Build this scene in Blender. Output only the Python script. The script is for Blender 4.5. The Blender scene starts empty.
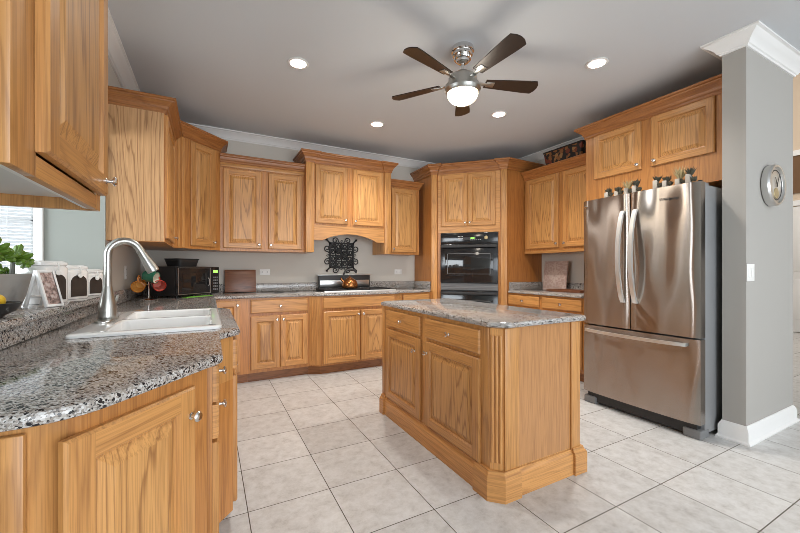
import bpy, bmesh, math, random
from mathutils import Vector, Matrix
from mathutils.noise import noise as pnoise
random.seed(7)
PI = math.pi
SC = bpy.context.scene
COL = SC.collection

# ------------------------------------------------------------------ camera, world, light, exposure
CEIL = 2.78
BACK = 4.66
LEFT = -0.63
RIGHT = 4.05
cam_d = bpy.data.cameras.new('camera')
cam = bpy.data.objects.new('camera', cam_d)
COL.objects.link(cam)
cam.location = (0, 0, 1.18)
cam.rotation_euler = (PI/2, 0, -0.48675)
cam_d.sensor_width = 36.0
cam_d.lens = 362.56*36.0/800.0
cam_d.shift_y = 3.1/800.0
cam_d.clip_start = 0.02
SC.camera = cam
SC.view_settings.view_transform = 'Standard'
SC.view_settings.look = 'None'
SC.view_settings.gamma = 1.0
SC.view_settings.use_curve_mapping = False
SC.view_settings.exposure = 0.22
SC.cycles.filter_width = 0.8
wd = bpy.data.worlds.new('world')
SC.world = wd
wd.use_nodes = True
wd.node_tree.nodes['Background'].inputs[0].default_value = (0.86, 0.93, 1.0, 1)
wd.node_tree.nodes['Background'].inputs[1].default_value = 1.6

def area(name, loc, direction, sx, sy, power, color=(1, 1, 1), spread=PI):
    d = bpy.data.lights.new(name, 'AREA')
    d.shape = 'RECTANGLE'; d.size = sx; d.size_y = sy
    d.energy = power; d.color = color; d.spread = spread
    o = bpy.data.objects.new(name, d); COL.objects.link(o)
    o.location = loc
    o.rotation_euler = Vector(direction).to_track_quat('-Z', 'Y').to_euler()
    return o
# daylight through the patio doors behind the camera and the breakfast nook windows
area('daylight_patio', (1.4, -3.4, 1.25), (0.05, 1, 0.22), 4.4, 2.2, 150, (0.86, 0.93, 1.0))
area('daylight_nook', (-3.3, 1.2, 1.5), (1, 0.12, -0.02), 2.6, 1.7, 120, (0.88, 0.95, 1.0))
area('foyer_fill', (7.2, 0.3, 4.4), (0.7, 0.5, -0.8), 1.5, 1.5, 95, (1, 0.96, 0.9))  # added light for the foyer
area('hall_light', (4.9, -1.8, 1.7), (-0.75, 1, -0.05), 1.6, 1.8, 12, (0.92, 0.96, 1.0))  # area light on the hall side, no window built there

# ------------------------------------------------------------------ materials
def new_mat(name):
    m = bpy.data.materials.new(name); m.use_nodes = True
    nt = m.node_tree
    return m, nt, nt.nodes['Principled BSDF']
def nd(nt, kind, **kw):
    n = nt.nodes.new(kind)
    for k, v in kw.items(): setattr(n, k, v)
    return n
def simple(name, col, rough=0.5, metal=0.0, emit=None, strength=0.0, bump=0.0, bscale=60, spec=None, coat=0.0):
    m, nt, p = new_mat(name)
    p.inputs['Base Color'].default_value = (*col, 1)
    p.inputs['Roughness'].default_value = rough
    p.inputs['Metallic'].default_value = metal
    if spec is not None: p.inputs['Specular IOR Level'].default_value = spec
    if coat: p.inputs['Coat Weight'].default_value = coat
    if emit:
        p.inputs['Emission Color'].default_value = (*emit, 1)
        p.inputs['Emission Strength'].default_value = strength
    tc = nd(nt, 'ShaderNodeTexCoord')
    no = nd(nt, 'ShaderNodeTexNoise'); no.inputs['Scale'].default_value = bscale
    nt.links.new(tc.outputs['Object'], no.inputs['Vector'])
    if bump:
        b = nd(nt, 'ShaderNodeBump'); b.inputs['Strength'].default_value = bump; b.inputs['Distance'].default_value = 0.002
        nt.links.new(no.outputs['Fac'], b.inputs['Height'])
        nt.links.new(b.outputs['Normal'], p.inputs['Normal'])
    else:
        mr = nd(nt, 'ShaderNodeMapRange')
        mr.inputs['To Min'].default_value = max(0.0, rough-0.03); mr.inputs['To Max'].default_value = min(1.0, rough+0.03)
        nt.links.new(no.outputs['Fac'], mr.inputs['Value'])
        nt.links.new(mr.outputs['Result'], p.inputs['Roughness'])
    return m
def ramp(nt, stops, interp='LINEAR'):
    r = nd(nt, 'ShaderNodeValToRGB')
    r.color_ramp.interpolation = interp
    el = r.color_ramp.elements
    while len(el) < len(stops): el.new(0.5)
    for e, (p, c) in zip(el, stops):
        e.position = p; e.color = (*c, 1)
    return r
def math_n(nt, op, a=None, b=None):
    n = nd(nt, 'ShaderNodeMath', operation=op)
    for i, v in enumerate((a, b)):
        if v is None: continue
        if isinstance(v, (int, float)): n.inputs[i].default_value = v
        else: nt.links.new(v, n.inputs[i])
    return n.outputs[0]

def oak(name, axis, tone=(1, 1, 1), rings=34.0, ringmix=0.55):
    """honey oak, grain running along the object's own axis ('x','y' or 'z'; 'h' = horizontal along x and y)"""
    m, nt, p = new_mat(name)
    L = nt.links.new
    tc = nd(nt, 'ShaderNodeTexCoord'); oi = nd(nt, 'ShaderNodeObjectInfo')
    off = nd(nt, 'ShaderNodeVectorMath', operation='ADD')
    cmb = nd(nt, 'ShaderNodeCombineXYZ')
    r10 = math_n(nt, 'MULTIPLY', oi.outputs['Random'], 17.0)
    for i in range(3): L(r10, cmb.inputs[i])
    L(tc.outputs['Object'], off.inputs[0]); L(cmb.outputs[0], off.inputs[1])
    def mapping(a, b):
        mp = nd(nt, 'ShaderNodeMapping')
        mp.inputs['Scale'].default_value = {'z': (a, a, b), 'x': (b, a, a), 'y': (a, b, a), 'h': (b, b, a)}[axis]
        L(off.outputs[0], mp.inputs['Vector']); return mp
    m1 = mapping(1.0, 0.075)
    n1 = nd(nt, 'ShaderNodeTexNoise'); n1.inputs['Scale'].default_value = 5.0; n1.inputs['Detail'].default_value = 1.0; n1.inputs['Roughness'].default_value = 0.4
    L(m1.outputs[0], n1.inputs['Vector'])
    m2 = mapping(1.0, 0.06)
    n2 = nd(nt, 'ShaderNodeTexNoise'); n2.inputs['Scale'].default_value = 60.0; n2.inputs['Detail'].default_value = 3.0
    L(m2.outputs[0], n2.inputs['Vector'])
    s = math_n(nt, 'MULTIPLY', n1.outputs['Fac'], rings)
    j = math_n(nt, 'MULTIPLY', n2.outputs['Fac'], 0.9)
    s = math_n(nt, 'ADD', s, j)
    fr = math_n(nt, 'FRACT', s)
    rr = ramp(nt, [(0.0, (0.0, 0.0, 0.0)), (0.07, (0.25,)*3), (0.20, (0.85,)*3), (0.60, (1, 1, 1)), (0.90, (0.86,)*3), (1.0, (0.0,)*3)])
    L(fr, rr.inputs['Fac'])
    m3 = mapping(1.0, 0.018)
    n3 = nd(nt, 'ShaderNodeTexNoise'); n3.inputs['Scale'].default_value = 260.0; n3.inputs['Detail'].default_value = 2.0
    L(m3.outputs[0], n3.inputs['Vector'])
    pores = ramp(nt, [(0.38, (0, 0, 0)), (0.54, (1, 1, 1))])
    L(n3.outputs['Fac'], pores.inputs['Fac'])
    t = tone
    light = (0.60*t[0], 0.310*t[1], 0.112*t[2]); dark = (0.19*t[0], 0.068*t[1], 0.018*t[2])
    mixa = nd(nt, 'ShaderNodeMix', data_type='RGBA')
    mixa.inputs['A'].default_value = (*dark, 1); mixa.inputs['B'].default_value = (*light, 1)
    f1 = math_n(nt, 'MULTIPLY', rr.outputs['Color'], ringmix)
    f1 = math_n(nt, 'ADD', f1, 1.0-ringmix)
    f2 = math_n(nt, 'MULTIPLY', pores.outputs['Color'], 0.30)
    f2 = math_n(nt, 'ADD', f2, 0.70)
    st = ramp(nt, [(0.36, (0.88,)*3), (0.56, (1, 1, 1))]); L(n2.outputs['Fac'], st.inputs['Fac'])
    f2 = math_n(nt, 'MULTIPLY', f2, st.outputs['Color'])
    f = math_n(nt, 'MULTIPLY', f1, f2)
    L(f, mixa.inputs['Factor'])
    # slow tone drift from board to board
    hs = nd(nt, 'ShaderNodeHueSaturation')
    vr = nd(nt, 'ShaderNodeMapRange'); vr.inputs['To Min'].default_value = 0.9; vr.inputs['To Max'].default_value = 1.1
    L(oi.outputs['Random'], vr.inputs['Value']); L(vr.outputs[0], hs.inputs['Value'])
    L(mixa.outputs['Result'], hs.inputs['Color'])
    L(hs.outputs['Color'], p.inputs['Base Color'])
    p.inputs['Roughness'].default_value = 0.36
    p.inputs['Coat Weight'].default_value = 0.12; p.inputs['Coat Roughness'].default_value = 0.25
    b = nd(nt, 'ShaderNodeBump'); b.inputs['Strength'].default_value = 0.12; b.inputs['Distance'].default_value = 0.001
    L(f, b.inputs['Height']); L(b.outputs['Normal'], p.inputs['Normal'])
    return m
OAK = oak('oak_vertical_grain', 'z', (1.0, 0.94, 0.82), 15.0, 0.35)
OAKH = oak('oak_horizontal_grain', 'h', (1.0, 0.94, 0.82), 15.0, 0.35)
OAKP = oak('oak_panel_grain', 'z', (1.08, 1.08, 1.0), 22.0, 0.66)
OAKE = oak('oak_pale_side_panel', 'z', (0.92, 1.02, 1.3), 24.0, 0.66)
OAKF = oak('oak_case', 'z', (0.88, 0.73, 0.55), 14.0, 0.32)
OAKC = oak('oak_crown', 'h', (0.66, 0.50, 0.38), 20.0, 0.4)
OAKD = oak('oak_toe_kick', 'h', (0.55, 0.42, 0.36), 20.0, 0.4)  # darker, redder oak for the toe kicks
OAKT = oak('oak_tower_side', 'z', (0.82, 0.64, 0.46), 16.0, 0.25)
WALNUT = oak('walnut_planks', 'h', (0.36, 0.27, 0.34), 60.0, 0.75)

def granite():
    m, nt, p = new_mat('speckled_granite'); L = nt.links.new
    tc = nd(nt, 'ShaderNodeTexCoord')
    v1 = nd(nt, 'ShaderNodeTexVoronoi'); v1.inputs['Scale'].default_value = 270.0
    v2 = nd(nt, 'ShaderNodeTexVoronoi'); v2.inputs['Scale'].default_value = 135.0
    n1 = nd(nt, 'ShaderNodeTexNoise'); n1.inputs['Scale'].default_value = 70.0; n1.inputs['Detail'].default_value = 3.0
    n2 = nd(nt, 'ShaderNodeTexNoise'); n2.inputs['Scale'].default_value = 9.0
    for n in (v1, v2, n1, n2): L(tc.outputs['Object'], n.inputs['Vector'])
    sep = nd(nt, 'ShaderNodeSeparateColor'); L(v1.outputs['Color'], sep.inputs[0])
    base = ramp(nt, [(0.0, (0.022, 0.021, 0.022)), (0.10, (0.17, 0.155, 0.145)), (0.25, (0.33, 0.295, 0.265)), (0.48, (0.45, 0.42, 0.39)), (0.72, (0.53, 0.515, 0.495)), (0.90, (0.62, 0.61, 0.60))], 'CONSTANT')
    L(sep.outputs[0], base.inputs['Fac'])
    sep2 = nd(nt, 'ShaderNodeSeparateColor'); L(v2.outputs['Color'], sep2.inputs[0])
    fl = ramp(nt, [(0.0, (1, 1, 1)), (0.085, (0, 0, 0))], 'CONSTANT'); L(sep2.outputs[1], fl.inputs['Fac'])
    mx = nd(nt, 'ShaderNodeMix', data_type='RGBA'); mx.inputs['B'].default_value = (0.02, 0.019, 0.022, 1)
    L(base.outputs['Color'], mx.inputs['A']); L(fl.outputs['Color'], mx.inputs['Factor'])
    tan = nd(nt, 'ShaderNodeMix', data_type='RGBA', blend_type='MULTIPLY'); tan.inputs['B'].default_value = (0.90, 0.80, 0.72, 1)
    tr = ramp(nt, [(0.48, (0, 0, 0)), (0.68, (0.6,)*3)]); L(n2.outputs['Fac'], tr.inputs['Fac'])
    L(tr.outputs['Color'], tan.inputs['Factor']); L(mx.outputs['Result'], tan.inputs['A'])
    L(tan.outputs['Result'], p.inputs['Base Color'])
    p.inputs['Roughness'].default_value = 0.09
    p.inputs['Specular IOR Level'].default_value = 0.6
    return m
GRANITE = granite()

def tiles():
    m, nt, p = new_mat('floor_tile_stoneware'); L = nt.links.new
    T = 0.406; X0 = 0.1716; Y0 = 1.904
    tc = nd(nt, 'ShaderNodeTexCoord'); sp = nd(nt, 'ShaderNodeSeparateXYZ'); L(tc.outputs['Object'], sp.inputs[0])
    def cell(o, off):
        u = math_n(nt, 'DIVIDE', math_n(nt, 'SUBTRACT', o, off-40*T), T)
        fl = math_n(nt, 'FLOOR', u); fr = math_n(nt, 'FRACT', u)
        d = math_n(nt, 'MINIMUM', fr, math_n(nt, 'SUBTRACT', 1.0, fr))
        return fl, d
    fx, dx = cell(sp.outputs[0], X0); fy, dy = cell(sp.outputs[1], Y0)
    d = math_n(nt, 'MINIMUM', dx, dy)
    grout = math_n(nt, 'LESS_THAN', d, 0.0055)
    cb = nd(nt, 'ShaderNodeCombineXYZ'); L(fx, cb.inputs[0]); L(fy, cb.inputs[1])
    wn = nd(nt, 'ShaderNodeTexWhiteNoise', noise_dimensions='2D'); L(cb.outputs[0], wn.inputs['Vector'])
    sh = nd(nt, 'ShaderNodeVectorMath', operation='MULTIPLY'); sh.inputs[1].default_value = (7, 7, 7); L(wn.outputs['Color'], sh.inputs[0])
    ad = nd(nt, 'ShaderNodeVectorMath', operation='ADD'); L(tc.outputs['Object'], ad.inputs[0]); L(sh.outputs[0], ad.inputs[1])
    n1 = nd(nt, 'ShaderNodeTexNoise'); n1.inputs['Scale'].default_value = 16.0; n1.inputs['Detail'].default_value = 8.0; n1.inputs['Roughness'].default_value = 0.72
    n1.inputs['Distortion'].default_value = 0.2
    L(ad.outputs[0], n1.inputs['Vector'])
    cr = ramp(nt, [(0.28, (0.38, 0.365, 0.35)), (0.44, (0.51, 0.50, 0.485)), (0.58, (0.58, 0.575, 0.565)), (0.75, (0.64, 0.64, 0.635))]); L(n1.outputs['Fac'], cr.inputs['Fac'])
    hs = nd(nt, 'ShaderNodeHueSaturation'); mr = nd(nt, 'ShaderNodeMapRange'); mr.inputs['To Min'].default_value = 0.95; mr.inputs['To Max'].default_value = 1.04
    L(wn.outputs['Value'], mr.inputs['Value']); L(mr.outputs[0], hs.inputs['Value']); L(cr.outputs['Color'], hs.inputs['Color'])
    mx = nd(nt, 'ShaderNodeMix', data_type='RGBA'); mx.inputs['B'].default_value = (0.085, 0.068, 0.052, 1)
    L(hs.outputs['Color'], mx.inputs['A']); L(grout, mx.inputs['Factor']); L(mx.outputs['Result'], p.inputs['Base Color'])
    rg = math_n(nt, 'ADD', math_n(nt, 'MULTIPLY', grout, 0.45), 0.30); L(rg, p.inputs['Roughness'])
    b = nd(nt, 'ShaderNodeBump'); b.inputs['Strength'].default_value = 0.3; b.inputs['Distance'].default_value = 0.003
    hgt = math_n(nt, 'SUBTRACT', math_n(nt, 'MULTIPLY', n1.outputs['Fac'], 0.25), grout); L(hgt, b.inputs['Height']); L(b.outputs['Normal'], p.inputs['Normal'])
    return m
TILE = tiles()

def steel(name, col=(0.56, 0.53, 0.50), rough=0.24, aniso=0.85, axis='y', wavy=0.0, arot=0.0):
    m, nt, p = new_mat(name); L = nt.links.new
    p.inputs['Metallic'].default_value = 1.0
    tc = nd(nt, 'ShaderNodeTexCoord'); mp = nd(nt, 'ShaderNodeMapping')
    mp.inputs['Scale'].default_value = {'y': (1, 1, 160), 'z': (160, 160, 1)}[axis]
    L(tc.outputs['Object'], mp.inputs['Vector'])
    n = nd(nt, 'ShaderNodeTexNoise'); n.inputs['Scale'].default_value = 6.0; n.inputs['Detail'].default_value = 3.0; L(mp.outputs[0], n.inputs['Vector'])
    mr = nd(nt, 'ShaderNodeMapRange'); mr.inputs['To Min'].default_value = rough-0.008; mr.inputs['To Max'].default_value = rough+0.008
    L(n.outputs['Fac'], mr.inputs['Value']); L(mr.outputs[0], p.inputs['Roughness'])
    p.inputs['Base Color'].default_value = (*col, 1)
    p.inputs['Anisotropic'].default_value = aniso; p.inputs['Anisotropic Rotation'].default_value = arot
    tg = nd(nt, 'ShaderNodeTangent', direction_type='RADIAL', axis='Z'); L(tg.outputs[0], p.inputs['Tangent'])
    if wavy:
        m2 = nd(nt, 'ShaderNodeMapping'); m2.inputs['Scale'].default_value = (1.0, 1.0, 0.35); L(tc.outputs['Object'], m2.inputs['Vector'])
        n2 = nd(nt, 'ShaderNodeTexNoise'); n2.inputs['Scale'].default_value = 4.0; n2.inputs['Detail'].default_value = 0.5; L(m2.outputs[0], n2.inputs['Vector'])
        b = nd(nt, 'ShaderNodeBump'); b.inputs['Strength'].default_value = 1.0; b.inputs['Distance'].default_value = wavy
        L(n2.outputs['Fac'], b.inputs['Height']); L(b.outputs['Normal'], p.inputs['Normal'])
    return m
STEEL = steel('brushed_stainless', (0.42, 0.375, 0.34), 0.25, 1.0, wavy=0.05, arot=0.25)
STEELP = steel('stainless_trim', (0.66, 0.65, 0.63), 0.28, 0.3)
NICKEL = simple('brushed_nickel', (0.46, 0.45, 0.42), 0.30, 1.0)
CHROME = simple('polished_nickel', (0.74, 0.72, 0.70), 0.12, 1.0)
WALL = simple('taupe_wall_paint', (0.60, 0.56, 0.50), 0.85, bump=0.05, bscale=220)
WALLG = simple('grey_green_wall_paint', (0.31, 0.325, 0.295), 0.85, bump=0.05, bscale=220)
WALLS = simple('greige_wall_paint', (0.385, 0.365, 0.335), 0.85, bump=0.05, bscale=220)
WALLF = simple('foyer_wall_paint', (0.62, 0.50, 0.38), 0.85, bump=0.05, bscale=220)
CEILM = simple('ceiling_paint', (0.585, 0.60, 0.615), 0.9, bump=0.04, bscale=240)
WHITE = simple('white_trim_paint', (0.80, 0.79, 0.77), 0.38)
WHITEP = simple('white_porcelain', (0.86, 0.85, 0.83), 0.12, coat=0.5)
WHITEM = simple('white_plastic', (0.84, 0.83, 0.80), 0.35)
SLAT = simple('white_blind_slat', (0.86, 0.87, 0.88), 0.45)
MELA = simple('pale_cabinet_underside', (0.72, 0.72, 0.70), 0.4)
BLACK = simple('black_gloss', (0.012, 0.012, 0.013), 0.14, coat=0.15)
BLACKM = simple('black_matte', (0.018, 0.017, 0.017), 0.45)
IRON = simple('wrought_iron', (0.02, 0.018, 0.017), 0.5, 0.4, bump=0.2, bscale=150)
DKGLASS = simple('dark_oven_glass', (0.014, 0.013, 0.013), 0.07, coat=0.2)
GREYP = simple('grey_plastic', (0.17, 0.17, 0.17), 0.5)
GREYC = simple('fridge_case_grey', (0.27, 0.272, 0.275), 0.42, 0.3)
LENS = simple('lamp_lens', (1, 1, 1), 0.4, emit=(1.0, 0.93, 0.80), strength=45.0)
GLOBE = simple('lit_frosted_glass', (1, 0.95, 0.85), 0.4, emit=(1.0, 0.86, 0.62), strength=5.0)
LED = simple('green_display', (0.02, 0.1, 0.02), 0.3, emit=(0.35, 1.0, 0.12), strength=1.6)
LEDW = simple('panel_print', (0.5, 0.5, 0.47), 0.5)
GOLDP = simple('gold_badge', (0.45, 0.36, 0.2), 0.4, 0.6)
FANW = oak('dark_walnut_blade', 'x', (0.035, 0.028, 0.03), 30.0, 0.5)
ORANGE = simple('orange_glaze', (0.78, 0.26, 0.035), 0.2, coat=0.4)
RED = simple('red_glaze', (0.60, 0.035, 0.02), 0.2, coat=0.4)
GREEN = simple('green_glaze', (0.03, 0.17, 0.10), 0.2, coat=0.4)
CREAM = simple('cream_glaze', (0.72, 0.66, 0.52), 0.25)
YOLK = simple('pale_orange_glaze', (0.80, 0.42, 0.10), 0.25)
PINK = simple('pale_red_glaze', (0.62, 0.16, 0.11), 0.25)
LIME = simple('lime_plastic', (0.22, 0.62, 0.06), 0.4)
COPPER = simple('copper_enamel', (0.42, 0.17, 0.055), 0.18, 0.85)
CHALK = simple('chalkboard_brown', (0.035, 0.024, 0.018), 0.6)
CONC = simple('grey_washed_concrete', (0.33, 0.325, 0.31), 0.8, bump=0.5, bscale=40)
LEAF = simple('succulent_leaf', (0.12, 0.22, 0.022), 0.35)
LEAFD = simple('dark_leaf', (0.055, 0.05, 0.03), 0.7)
STEM = simple('grey_stem', (0.16, 0.16, 0.14), 0.8)
LEMON = simple('lemon_skin', (0.85, 0.55, 0.03), 0.45, bump=0.3, bscale=120)
SOIL = simple('dark_soil', (0.03, 0.025, 0.02), 0.95, bump=0.6, bscale=90)
POTS = simple('pale_stone_pot', (0.36, 0.33, 0.29), 0.7, bump=0.2, bscale=120)
TAN = simple('dried_straw', (0.42, 0.34, 0.18), 0.8)
BRONZE = simple('dark_bronze', (0.09, 0.06, 0.045), 0.4, 0.8)
BROWN = simple('brown_shade', (0.16, 0.085, 0.04), 0.8)

def glass_mat():
    m, nt, p = new_mat('window_glass')
    p.inputs['Base Color'].default_value = (1, 1, 1, 1); p.inputs['Transmission Weight'].default_value = 1.0
    p.inputs['Roughness'].default_value = 0.0; p.inputs['IOR'].default_value = 1.01
    return m
GLASS = glass_mat()

def carved_tile():
    m, nt, p = new_mat('carved_stone_tile'); L = nt.links.new
    tc = nd(nt, 'ShaderNodeTexCoord')
    v = nd(nt, 'ShaderNodeTexVoronoi', feature='DISTANCE_TO_EDGE'); v.inputs['Scale'].default_value = 26.0
    L(tc.outputs['Object'], v.inputs['Vector'])
    n = nd(nt, 'ShaderNodeTexNoise'); n.inputs['Scale'].default_value = 60.0; n.inputs['Detail'].default_value = 4; L(tc.outputs['Object'], n.inputs['Vector'])
    r = ramp(nt, [(0.02, (0.62, 0.50, 0.44)), (0.16, (0.40, 0.28, 0.24))])
    s = math_n(nt, 'MULTIPLY', v.outputs['Distance'], n.outputs['Fac']); L(math_n(nt, 'MULTIPLY', s, 3.0), r.inputs['Fac'])
    L(r.outputs['Color'], p.inputs['Base Color']); p.inputs['Roughness'].default_value = 0.6
    b = nd(nt, 'ShaderNodeBump'); b.inputs['Strength'].default_value = 0.5; L(s, b.inputs['Height']); L(b.outputs['Normal'], p.inputs['Normal'])
    return m
CARVED = carved_tile()
def basket_mat():
    m, nt, p = new_mat('patterned_basket'); L = nt.links.new
    tc = nd(nt, 'ShaderNodeTexCoord')
    v = nd(nt, 'ShaderNodeTexVoronoi'); v.inputs['Scale'].default_value = 22.0; v.inputs['Randomness'].default_value = 0.9
    L(tc.outputs['Object'], v.inputs['Vector'])
    sp = nd(nt, 'ShaderNodeSeparateColor'); L(v.outputs['Color'], sp.inputs[0])
    r = ramp(nt, [(0.0, (0.016, 0.012, 0.010)), (0.25, (0.25, 0.10, 0.03)), (0.62, (0.33, 0.17, 0.06)), (0.84, (0.18, 0.035, 0.015))], 'CONSTANT')
    L(sp.outputs[0], r.inputs['Fac'])
    r2 = ramp(nt, [(0.60, (1, 1, 1)), (0.70, (0, 0, 0))])
    L(math_n(nt, 'MULTIPLY', v.outputs['Distance'], 1.0), r2.inputs['Fac'])
    mx = nd(nt, 'ShaderNodeMix', data_type='RGBA'); mx.inputs['A'].default_value = (0.014, 0.011, 0.009, 1)
    L(r.outputs['Color'], mx.inputs['B']); L(r2.outputs['Color'], mx.inputs['Factor']); L(mx.outputs['Result'], p.inputs['Base Color'])
    p.inputs['Roughness'].default_value = 0.6
    return m
BASKET = basket_mat()
def picture_mat():
    m, nt, p = new_mat('photo_print'); L = nt.links.new
    tc = nd(nt, 'ShaderNodeTexCoord'); n = nd(nt, 'ShaderNodeTexNoise'); n.inputs['Scale'].default_value = 55.0; n.inputs['Detail'].default_value = 3
    L(tc.outputs['Object'], n.inputs['Vector'])
    r = ramp(nt, [(0.35, (0.12, 0.08, 0.07)), (0.5, (0.38, 0.26, 0.23)), (0.65, (0.55, 0.47, 0.44))]); L(n.outputs['Fac'], r.inputs['Fac'])
    L(r.outputs['Color'], p.inputs['Base Color']); p.inputs['Roughness'].default_value = 0.4
    return m
PICT = picture_mat()

# ------------------------------------------------------------------ mesh helpers
class MB:
    def __init__(self, M=None):
        self.bm = bmesh.new(); self.M = M or Matrix.Identity(4); self.mi = 0
    def v(self, p): return self.bm.verts.new(self.M @ Vector(p))
    def face(self, vs, mi=None):
        try: f = self.bm.faces.new(vs)
        except ValueError: return None
        f.material_index = self.mi if mi is None else mi
        return f
    def box(self, x0, x1, y0, y1, z0, z1, bevel=0.0, mi=None):
        vs = [self.v((x, y, z)) for z in (z0, z1) for y in (y0, y1) for x in (x0, x1)]
        fs = []
        for q in ((0, 2, 3, 1), (4, 5, 7, 6), (0, 1, 5, 4), (1, 3, 7, 5), (3, 2, 6, 7), (2, 0, 4, 6)):
            fs.append(self.face([vs[i] for i in q], mi))
        if bevel:
            es = {e for f in fs for e in f.edges}
            bmesh.ops.bevel(self.bm, geom=list(es), offset=bevel, segments=2, affect='EDGES', profile=0.5, clamp_overlap=True)
        return self
    def prism(self, poly, z0, z1, mi=None):
        lo = [self.v((x, y, z0)) for x, y in poly]; hi = [self.v((x, y, z1)) for x, y in poly]
        n = len(poly)
        for i in range(n): self.face([lo[i], lo[(i+1) % n], hi[(i+1) % n], hi[i]], mi)
        self.face(hi, mi); self.face(lo[::-1], mi)
        return self
    def rings(self, rings, closed=True, cap0=False, cap1=False, mi=None):
        R = [[self.v(p) for p in r] for r in rings]
        n = len(R[0])
        for a, b in zip(R, R[1:]):
            for i in range(n if closed else n-1):
                self.face([a[i], a[(i+1) % n], b[(i+1) % n], b[i]], mi)
        if cap0: self.face(R[0][::-1], mi)
        if cap1: self.face(R[-1], mi)
        return self
    def lathe(self, prof, c=(0, 0, 0), axis='z', seg=24, cap0=True, cap1=True, mi=None, M=None):
        rs = []
        for r, h in prof:
            ring = []
            for i in range(seg):
                a = 2*PI*i/seg
                p = {'z': (r*math.cos(a), r*math.sin(a), h), 'y': (r*math.cos(a), h, r*math.sin(a)), 'x': (h, r*math.cos(a), r*math.sin(a))}[axis]
                p = Vector(p)
                if M is not None: p = M @ p
                ring.append(Vector(c)+p)
            rs.append(ring)
        return self.rings(rs, True, cap0, cap1, mi)
    def tube(self, pts, r, seg=10, caps=True, mi=None):
        pts = [Vector(p) for p in pts]
        rs = []; n = len(pts); up = None
        for i, p in enumerate(pts):
            t = (pts[min(i+1, n-1)]-pts[max(i-1, 0)]).normalized()
            if up is None:
                up = Vector((0, 0, 1)) if abs(t.z) < 0.9 else Vector((1, 0, 0))
            up = (up - t*up.dot(t)).normalized()
            sd = t.cross(up)
            rr = r[i] if isinstance(r, (list, tuple)) else r
            rs.append([p+(up*math.cos(2*PI*k/seg)+sd*math.sin(2*PI*k/seg))*rr for k in range(seg)])
        return self.rings(rs, True, caps, caps, mi)
    def sweep(self, path, prof, closed=False, side=1, mi=None, caps=True):
        """prof: (out, z) loop; out to the chosen side of the path"""
        n = len(path); P = [Vector((x, y)) for x, y in path]
        offs = []
        for i in range(n):
            if closed: a, b, c = P[i-1], P[i], P[(i+1) % n]
            else: a, b, c = P[max(i-1, 0)], P[i], P[min(i+1, n-1)]
            d1 = (b-a).normalized() if (b-a).length > 1e-9 else (c-b).normalized()
            d2 = (c-b).normalized() if (c-b).length > 1e-9 else d1
            n1 = Vector((d1.y, -d1.x))*side; n2 = Vector((d2.y, -d2.x))*side
            m = (n1+n2).normalized(); offs.append(m/max(0.25, m.dot(n1)))
        rs = [[(P[i].x+offs[i].x*o, P[i].y+offs[i].y*o, z) for o, z in prof] for i in range(n)]
        if closed: rs.append(rs[0])
        return self.rings(rs, True, caps and not closed, caps and not closed, mi)
    def build(self, name, mats, parent=None, origin=None, loc=None, rot=None, smooth=True, angle=0.6, tri=False, bevel=0.0):
        bm = self.bm
        bmesh.ops.remove_doubles(bm, verts=bm.verts, dist=1e-6)
        bmesh.ops.recalc_face_normals(bm, faces=bm.faces)
        if bevel:
            es = [e for e in bm.edges if len(e.link_faces) == 2 and e.calc_face_angle(0) > 0.5]
            bmesh.ops.bevel(bm, geom=es, offset=bevel, segments=2, affect='EDGES', profile=0.5, clamp_overlap=True)
        if origin is None and loc is None:
            xs = [v.co for v in bm.verts]
            lo = Vector((min(v.x for v in xs), min(v.y for v in xs), min(v.z for v in xs))); hi = Vector((max(v.x for v in xs), max(v.y for v in xs), max(v.z for v in xs)))
            origin = Vector(((lo.x+hi.x)/2, (lo.y+hi.y)/2, lo.z))
        if origin is not None:
            o_ = Vector(origin)
            for v in bm.verts: v.co -= o_
        me = bpy.data.meshes.new(name); bm.to_mesh(me); bm.free()
        for m in (mats if isinstance(mats, (list, tuple)) else [mats]): me.materials.append(m)
        if smooth:
            me.polygons.foreach_set('use_smooth', [True]*len(me.polygons)); me.set_sharp_from_angle(angle=angle)
        o = bpy.data.objects.new(name, me); COL.objects.link(o)
        if origin is not None: o.location = origin
        elif loc is not None: o.location = loc
        if rot is not None: o.rotation_euler = rot
        if parent is not None: o.parent = parent
        return o
def tag(o, label, cat, group=None):
    o['label'] = label; o['category'] = cat
    if group: o['group'] = group
    return o
def thing(name, label, cat, loc=(0, 0, 0), rz=0.0, group=None):
    o = bpy.data.objects.new(name, None); COL.objects.link(o)
    o.location = loc; o.rotation_euler = (0, 0, rz); o.empty_display_size = 0.05
    return tag(o, label, cat, group)
def struct(o):
    o['kind'] = 'structure'; return o
def dup(root, loc, rz=0.0, label=None):
    r = root.copy(); COL.objects.link(r); r.location = loc; r.rotation_euler = (0, 0, rz)
    if label: r['label'] = label
    for ch in list(root.children):
        c = ch.copy(); COL.objects.link(c); c.parent = r
        for g in ch.children:
            d = g.copy(); COL.objects.link(d); d.parent = c
    return r
def arc(cx, cy, r, a0, a1, n):
    return [(cx+r*math.cos(a0+(a1-a0)*i/n), cy+r*math.sin(a0+(a1-a0)*i/n)) for i in range(n+1)]

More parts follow.
